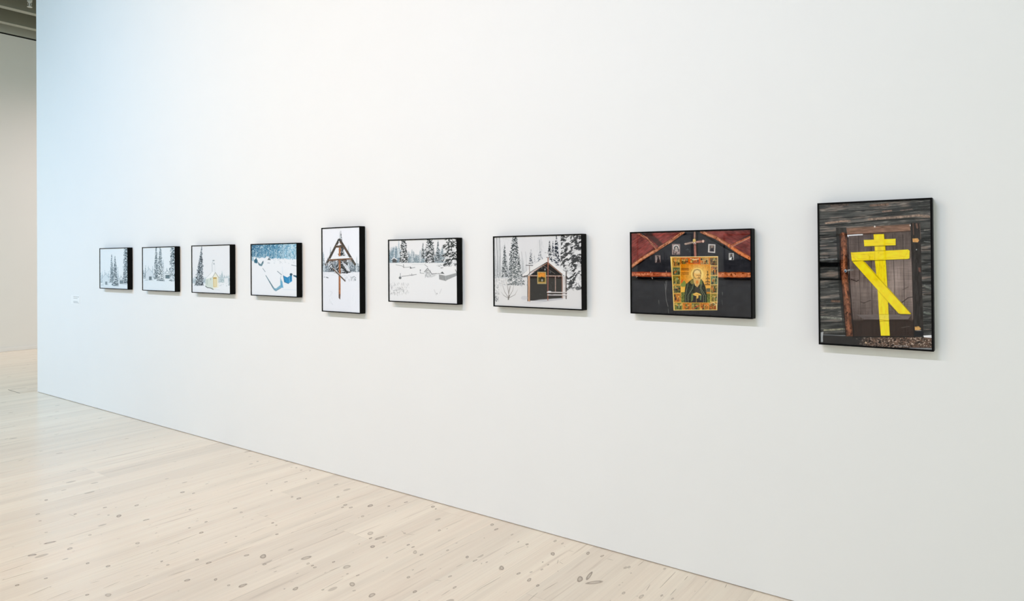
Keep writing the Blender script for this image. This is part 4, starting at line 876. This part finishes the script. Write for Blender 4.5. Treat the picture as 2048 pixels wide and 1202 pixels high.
# ---------------------------------------------------------------- the room
XW0, XW1 = -9.02, 3.0          # the free-standing exhibition wall, its face on y = 0
XFAR = -13.474                 # plastered wall at the far end
def build_floor():
    bm = bmesh.new(); lay = bm.verts.layers.float.new('knot')
    box(bm, -14.0, 4.5, -8.5, 8.5, -0.06, 0.0)
    rnd = random.Random(4)
    seen = list(KNOTS)
    def add(x, y, a, b, th, k, zz):
        n = 22; prof = ((1.0, 0.0), (0.86, 0.75), (0.66, 0.95), (0.44, 0.5), (0.2, 0.5))
        ph = rnd.random() * 6; ir = rnd.uniform(0.03, 0.14)
        rings = []
        for q, w in prof:
            ring = []
            for i in range(n):
                t = 2 * math.pi * i / n
                r = q * (1 + ir * math.sin(2 * t + ph) + ir * 0.5 * math.sin(3 * t + ph * 2))
                ex, ey = math.cos(t) * r * a * 0.98, math.sin(t) * r * b * 0.98
                v = bm.verts.new((x + ex * math.cos(th) - ey * math.sin(th), y + ex * math.sin(th) + ey * math.cos(th), zz))
                v[lay] = w * k; ring.append(v)
            rings.append(ring)
        for p, q in zip(rings, rings[1:]):
            for i in range(n): bm.faces.new((p[i], p[(i + 1) % n], q[(i + 1) % n], q[i]))
        c = bm.verts.new((x, y, zz)); c[lay] = 0.45 * k
        for i in range(n): bm.faces.new((rings[-1][i], rings[-1][(i + 1) % n], c))
    for j, (x, y, a, b, th) in enumerate(seen):
        y = min(y, -a - 0.004) if -0.02 > y else y
        add(x, y, a, b, th, rnd.uniform(0.6, 0.95), 0.0003 + 0.00001 * (j % 9))
    # more of them where the photo only hints at specks
    for j in range(230):
        x, y = rnd.uniform(-12.5, -3.6), rnd.uniform(-6.0, -0.1)
        if x > -5.2 and y > -2.2: continue
        add(x, y, rnd.uniform(0.008, 0.024), rnd.uniform(0.004, 0.009), 1.57 + rnd.uniform(-0.3, 0.3), rnd.uniform(0.3, 0.7), 0.0002)
    for j in range(420):          # fine dark specks
        x, y = rnd.uniform(-7.5, -0.9), rnd.uniform(-2.6, -0.03)
        add(x, y, rnd.uniform(0.003, 0.009), rnd.uniform(0.002, 0.0035), 1.57 + rnd.uniform(-0.5, 0.5), rnd.uniform(0.3, 0.8), 0.00015)
    for j in range(150):          # resin streaks along the grain
        x, y, L = rnd.uniform(-9, -0.9), rnd.uniform(-2.6, -0.3), rnd.uniform(0.05, 0.22)
        add(x, y, L, rnd.uniform(0.0012, 0.003), 1.57 + rnd.uniform(-0.03, 0.03), rnd.uniform(0.2, 0.5), 0.0001)
    for x0, y0, x1, y1 in CHECKS:
        if y0 > -0.004 or y1 > -0.004: y0, y1 = min(y0, -0.004), min(y1, -0.004)
        dx, dy = x1 - x0, y1 - y0; L = math.hypot(dx, dy) or 1
        nx, ny = -dy / L * 0.0022, dx / L * 0.0022
        row = []
        for i in range(7):
            t = i / 6; w = 0.4 + 0.6 * math.sin(math.pi * t); j = rnd.uniform(-0.002, 0.002)
            trio = []
            for s, kk in ((-1, 0.0), (0, 0.8), (1, 0.0)):
                v = bm.verts.new((x0 + dx * t + nx * w * s + ny * j, y0 + dy * t + ny * w * s, 0.0004)); v[lay] = kk; trio.append(v)
            row.append(trio)
        for a, b in zip(row, row[1:]):
            for s in (0, 1): bm.faces.new((a[s], a[s + 1], b[s + 1], b[s]))
    me = bpy.data.meshes.new('floor')
    bmesh.ops.recalc_face_normals(bm, faces=[f for f in bm.faces if len(f.verts) == 4 and f.calc_area() > 0.5])
    for f in bm.faces:
        if f.calc_area() < 0.5:
            f.normal_update()
            if f.normal.z < 0: f.normal_flip()
    bm.to_mesh(me); bm.free(); me.materials.append(FLOOR)
    o = bpy.data.objects.new('floor', me); COL.objects.link(o)
    tag(o, kind='structure')
build_floor()

bm = bmesh.new(); box(bm, XW0, XW1, 0.0, 0.24, 0.004, 5.05); struct('wall_main', bm, WALL)
bm = bmesh.new(); box(bm, XW0 + 0.01, XW1, 0.012, 0.228, 0.0, 0.004); struct('trim_1', bm, BLACK)      # recessed foot under the wall
bm = bmesh.new(); box(bm, XFAR - 0.2, XFAR, -8.5, 8.5, 0.0, 5.262); struct('wall_far', bm, WALL2)
bm = bmesh.new(); box(bm, XFAR - 0.2, XFAR - 0.03, -8.5, 8.5, 5.262, 5.29); struct('trim_2', bm, BLACK)   # shadow gap
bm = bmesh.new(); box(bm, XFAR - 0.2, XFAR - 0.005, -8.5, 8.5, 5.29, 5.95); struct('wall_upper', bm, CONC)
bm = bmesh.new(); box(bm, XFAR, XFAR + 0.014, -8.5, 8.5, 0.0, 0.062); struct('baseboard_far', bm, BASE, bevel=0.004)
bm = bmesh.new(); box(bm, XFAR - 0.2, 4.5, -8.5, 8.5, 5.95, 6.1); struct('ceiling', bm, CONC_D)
n = 3
for i in range(9):
    xr = -12.97 + i * 0.797
    b0 = bmesh.new()
    v = [b0.verts.new(p) for y in (-8.5, 8.5) for p in ((xr - 0.062, y, 5.3), (xr + 0.062, y, 5.3), (xr + 0.085, y, 5.95), (xr - 0.085, y, 5.95))]
    for f in ((0, 1, 2, 3), (4, 5, 6, 7), (0, 1, 5, 4), (1, 2, 6, 5), (3, 0, 4, 7), (2, 3, 7, 6)): b0.faces.new([v[k] for k in f])
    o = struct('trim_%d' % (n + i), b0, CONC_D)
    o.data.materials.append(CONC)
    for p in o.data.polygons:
        if abs(p.center.z - 5.3) < 0.01: p.material_index = 1                  # paler underside, light bounced off the floor put into its colour

# ---------------------------------------------------------------- framed photographs
B, REC, DEP, GAP = 0.0066, 0.0055, 0.0481, 0.004
def sketch_to_linear(img):
    return np.where(img <= 0.04045, img / 12.92, ((img + 0.055) / 1.055) ** 2.4)

def build_print(P, w, h, y, parent, gain):
    nx, ny = P.nx, P.ny
    U, V = np.meshgrid(np.linspace(0, 1, nx), np.linspace(0, 1, ny))
    co = np.stack([(U - 0.5) * w, np.full_like(U, y), (0.5 - V) * h], -1).reshape(-1, 3).astype(np.float32)
    i = np.arange(nx * ny).reshape(ny, nx)
    q = np.stack([i[:-1, :-1], i[1:, :-1], i[1:, 1:], i[:-1, 1:]], -1).reshape(-1, 4)
    me = bpy.data.meshes.new('photographic_print')
    me.vertices.add(len(co)); me.vertices.foreach_set('co', co.ravel())
    me.loops.add(q.size); me.loops.foreach_set('vertex_index', q.ravel().astype(np.int32))
    me.polygons.add(len(q)); me.polygons.foreach_set('loop_start', np.arange(0, q.size, 4, dtype=np.int32))
    try: me.polygons.foreach_set('loop_total', np.full(len(q), 4, np.int32))
    except Exception: pass
    me.update(calc_edges=True)
    c = sketch_to_linear(np.clip(P.img, 0, 1)).reshape(-1, 3)
    c = np.clip(c * gain[0] - gain[1], 0.002, 0.96)
    a = me.color_attributes.new('print_colour', 'FLOAT_COLOR', 'POINT')
    a.data.foreach_set('color', np.concatenate([c, np.ones((len(c), 1))], 1).astype(np.float32).ravel())
    me.materials.append(PRINT)
    o = bpy.data.objects.new('photographic_print', me); COL.objects.link(o); o.parent = parent
    return o

# left edge x, width, centre height, height
SPOTS = [(-7.3227, .5897, 1.4194, .3983), (-6.4547, .5857, 1.4183, .3969), (-5.6010, .5815, 1.4195, .3979), (-4.7406, .5753, 1.4182, .3961), (-3.8912, .3981, 1.4226, .5820),
         (-3.2281, .5842, 1.4195, .3963), (-2.3789, .5825, 1.4201, .3968), (-1.5255, .5926, 1.4189, .4005), (-0.6615, .4108, 1.4210, .5896)]
LABELS = ['black framed snow photograph of a plain white chapel, slim spruces, nearest the small wall label',
          'black framed snow photograph with two spruces cut off by its top edge',
          'black framed photograph of a small pale church with steeple and a yellow doorway in snow',
          'black framed photograph in strong blue tones of snow drifts below a blue forest',
          'tall black framed photograph of a wooden A-shaped grave cross standing in snow',
          'black framed photograph of a snowy yard with picket fence and dark spruces',
          'black framed photograph of an open dark shelter with snowy roof and gold panel',
          'black framed photograph of a gold painted saint panel below dark red roof boards',
          'tall black framed photograph of a weathered door with a large yellow cross']
GAIN = [(1.02, 0.0), (1.0, 0.0), (0.97, 0.0), (0.96, 0.0), (1.03, 0.0), (0.94, 0.0), (0.92, 0.01), (1.08, 0.027), (1.14, 0.02)]
def framed(root, w, h, pic, gain, B=B):
    bm = bmesh.new()
    yb, yf = -GAP, -DEP
    o_, i_ = (w / 2, h / 2), (w / 2 - B, h / 2 - B)
    cs = ((-1, -1), (1, -1), (1, 1), (-1, 1))
    R = [[bm.verts.new((sx * d[0], y, sz * d[1])) for sx, sz in cs] for d, y in ((o_, yb), (o_, yf), (i_, yf), (i_, yb))]
    for a in range(4):
        for j in range(4):
            bm.faces.new((R[a][j], R[a][(j + 1) % 4], R[(a + 1) % 4][(j + 1) % 4], R[(a + 1) % 4][j]))
    mesh_obj('frame', bm, FRAME, root, bevel=0.0008)
    bm = bmesh.new(); box(bm, -i_[0], i_[0], -0.014, -0.006, -i_[1], i_[1]); mesh_obj('backing_board', bm, BACK, root)
    bm = bmesh.new(); box(bm, -w * 0.3, w * 0.3, -0.006, 0.0, h * 0.28, h * 0.36); mesh_obj('hanging_rail', bm, METAL, root)
    build_print(pic, w - 2 * B + 0.0004, h - 2 * B + 0.0004, yf + REC, root, gain)
    bm = bmesh.new(); box(bm, -i_[0], i_[0], yf + 0.001, yf + 0.003, -i_[1], i_[1]); mesh_obj('glass', bm, GLASS, root)

for k, (x0, w, zc, h) in enumerate(SPOTS):
    root = tag(empty('framed_photograph', (x0 + w / 2, 0, zc)), LABELS[k], 'picture', 'black framed photographs hung in a row on the white wall')
    framed(root, w, h, PICS[k](1.25 if k > 4 else 1.3), GAIN[k])

# the opposite wall of the room; its pictures show as dark reflections in the glass
bm = bmesh.new(); box(bm, -8.0, 4.5, -8.4, -8.2, 0.0, 3.2); struct('wall_back', bm, WALL)
for k, (x0, x1, z0, z1, where) in enumerate(((-5.42, -4.40, 1.09, 1.88, 'mirrored at left in the saint picture'), (-3.86, -2.93, 1.11, 1.85, 'mirrored at right in the saint picture'), (-2.41, -1.50, 1.12, 1.81, 'mirrored in the yellow cross picture'))):
    root = tag(empty('framed_photograph', ((x0 + x1) / 2, -8.2, (z0 + z1) / 2)), 'dark forest photograph on the opposite wall, ' + where, 'picture', 'forest photographs on the opposite wall')
    root.rotation_euler = (0, 0, math.pi)
    framed(root, x1 - x0, z1 - z0, pic_forest_edge(1.5, 3 + k), (1.0, 0.0), 0.02)

# ---------------------------------------------------------------- wall label
t = tag(empty('wall_label', (-8.0, 0, 1.086)), 'small white caption card left of the row of photographs', 'label')
bm = bmesh.new(); box(bm, -0.105, 0.105, -0.0025, 0, -0.046, 0.046); mesh_obj('card', bm, CARD, t)
rnd = random.Random(2)
for nm, z, hh, w0, w1 in (('title_line', 0.030, 0.006, -0.045, 0.098), ('title_line', 0.014, 0.005, -0.045, 0.060), ('text_line', -0.018, 0.004, -0.045, 0.062), ('text_line', -0.026, 0.004, -0.045, 0.07), ('text_line', -0.034, 0.004, -0.04, 0.095)):
    bm = bmesh.new(); x = w0
    while x < w1 - 0.006:
        L = rnd.uniform(0.008, 0.022); box(bm, x, min(x + L, w1), -0.0029, -0.0024, z - hh / 2, z + hh / 2); x += L + 0.003
    mesh_obj(nm, bm, INK, t)

# ---------------------------------------------------------------- floor hatch
t = tag(empty('floor_hatch', (-9.28, -0.06, 0)), 'small flush pine hatch in the floor just past the end of the wall', 'hatch')
bm = bmesh.new(); box(bm, -0.174, 0.17, -0.083, 0.083, 0.0, 0.0012); lid = mesh_obj('lid', bm, FLOOR, t)
bm = bmesh.new()
box(bm, -0.178, 0.174, -0.087, -0.083, 0.0, 0.0014); box(bm, -0.178, -0.174, -0.083, 0.087, 0.0, 0.0014)
mesh_obj('seam', bm, BACK, t)

# ---------------------------------------------------------------- ceiling sprinkler
t = tag(empty('sprinkler', (-11.6, 0.807, 5.215)), 'pale metal sprinkler head hanging between the concrete ceiling beams', 'sprinkler')
bm = bmesh.new(); lathe(bm, ((0.016, 0.11), (0.016, 0.735)), 0, 0, 16); mesh_obj('pipe', bm, METAL, t, smooth=True)
bm = bmesh.new(); lathe(bm, ((0.012, 0.062), (0.02, 0.066), (0.02, 0.078), (0.031, 0.08), (0.031, 0.094), (0.024, 0.096), (0.024, 0.104), (0.034, 0.106), (0.034, 0.13), (0.018, 0.134)), 0, 0, 20); mesh_obj('head', bm, METAL, t, smooth=False)
bm = bmesh.new()
for s in (-1, 1):
    for q, (zz, xx) in enumerate(((0.062, 0.018), (0.050, 0.022), (0.036, 0.021), (0.022, 0.014))):
        z2, x2 = ((0.050, 0.022), (0.036, 0.021), (0.022, 0.014), (0.010, 0.006))[q]
        v = [bm.verts.new(p) for p in ((s * (xx - .003), -.003, zz), (s * (xx + .003), -.003, zz), (s * (xx + .003), .003, zz), (s * (xx - .003), .003, zz), (s * (x2 - .003), -.003, z2), (s * (x2 + .003), -.003, z2), (s * (x2 + .003), .003, z2), (s * (x2 - .003), .003, z2))]
        for f in ((0, 3, 2, 1), (4, 5, 6, 7), (0, 1, 5, 4), (1, 2, 6, 5), (2, 3, 7, 6), (3, 0, 4, 7)): bm.faces.new([v[i] for i in f])
yoke = mesh_obj('yoke', bm, METAL, t); yoke.rotation_euler = (0, 0, math.radians(70))
bm = bmesh.new(); lathe(bm, ((0.006, 0.0), (0.03, 0.0), (0.034, 0.004), (0.008, 0.007), (0.006, 0.014)), 0, 0, 20); mesh_obj('deflector', bm, METAL, t)
bm = bmesh.new(); lathe(bm, ((0.004, 0.012), (0.006, 0.03), (0.006, 0.05), (0.004, 0.064)), 0, 0, 12); mesh_obj('bulb', bm, CARD, t)

# ---------------------------------------------------------------- light
def area(name, loc, target, sx, sy, power, col, spread=180):
    l = bpy.data.lights.new(name, 'AREA'); l.shape = 'RECTANGLE'; l.size = sx; l.size_y = sy
    l.energy = power; l.color = col; l.spread = math.radians(spread)
    o = bpy.data.objects.new(name, l); COL.objects.link(o); o.location = loc
    d = Vector(target) - Vector(loc); o.rotation_euler = d.to_track_quat('-Z', 'Y').to_euler()
    return o
area('skylight_daylight', (-7.6, -5.0, 5.1), (-7.6, 0, 1.4), 2.6, 0.12, 71, (0.05, 0.52, 1.0), 120)
area('track_lamp', (-5.0, -5.0, 5.1), (-5.0, 0, 1.4), 2.6, 0.12, 71, (1.0, 0.69, 0.48), 120)
area('track_lamp', (-1.9, -5.0, 5.1), (-1.9, 0, 1.4), 1.8, 0.12, 56, (0.75, 0.80, 1.0), 120)
area('track_lamp', (0.2, -5.0, 5.1), (0.2, 0, 1.4), 2.6, 0.12, 6, (0.2, 0.5, 1.0), 120)
area('window_daylight', (-9.6, -4.6, 1.6), (-9.0, 0, 1.0), 2.0, 2.4, 7.5, (0.95, 0.85, 1.0), 75)
area('far_room_lamp', (-10.9, 3.2, 4.9), (-13.2, 1.6, 0.6), 3.0, 1.0, 40, (1.0, 0.785, 0.76), 100)
area('far_room_lamp', (-10.6, -3.0, 5.0), (-12.0, -1.0, 0.0), 3.0, 1.0, 29.5, (0.65, 0.93, 1.0), 110)
area('back_wall_fill', (-3.0, -5.6, 5.1), (-3.0, -8.2, 1.4), 7.0, 0.12, 120, (0.94, 0.98, 1.0), 110)  # added lamp, brightens the unseen opposite wall so the glass reflects more

w = bpy.data.worlds.new('world'); SC.world = w; w.use_nodes = True
bg = w.node_tree.nodes['Background']; bg.inputs[0].default_value = (0.9, 1.0, 0.91, 1); bg.inputs[1].default_value = 1.1

# ---------------------------------------------------------------- camera
F_PX, D, YAW, PITCH, ROLL, CY = 1370.1263, 3.1115, -0.6324, 0.006, -0.0075, 506.0781
fw = Vector((math.sin(YAW) * math.cos(PITCH), math.cos(YAW) * math.cos(PITCH), math.sin(PITCH)))
r = fw.cross(Vector((0, 0, 1))).normalized(); u = r.cross(fw)
r2 = r * math.cos(ROLL) + u * math.sin(ROLL); u2 = u * math.cos(ROLL) - r * math.sin(ROLL)
cam = bpy.data.cameras.new('camera'); co = bpy.data.objects.new('camera', cam); COL.objects.link(co)
mt = Matrix((r2, u2, -fw)).transposed().to_4x4(); mt.translation = Vector((0, -D, 1.5)); co.matrix_world = mt
cam.sensor_fit = 'HORIZONTAL'; cam.sensor_width = 36.0; cam.lens = F_PX * 36.0 / 2048
cam.shift_x = 0.0; cam.shift_y = -(601 - CY) / 2048; cam.clip_end = 200
SC.camera = co

vs = SC.view_settings
SC.display_settings.display_device = 'sRGB'
vs.view_transform = 'Standard'; vs.look = 'None'; vs.exposure = 0.0; vs.gamma = 1.0; vs.use_curve_mapping = False
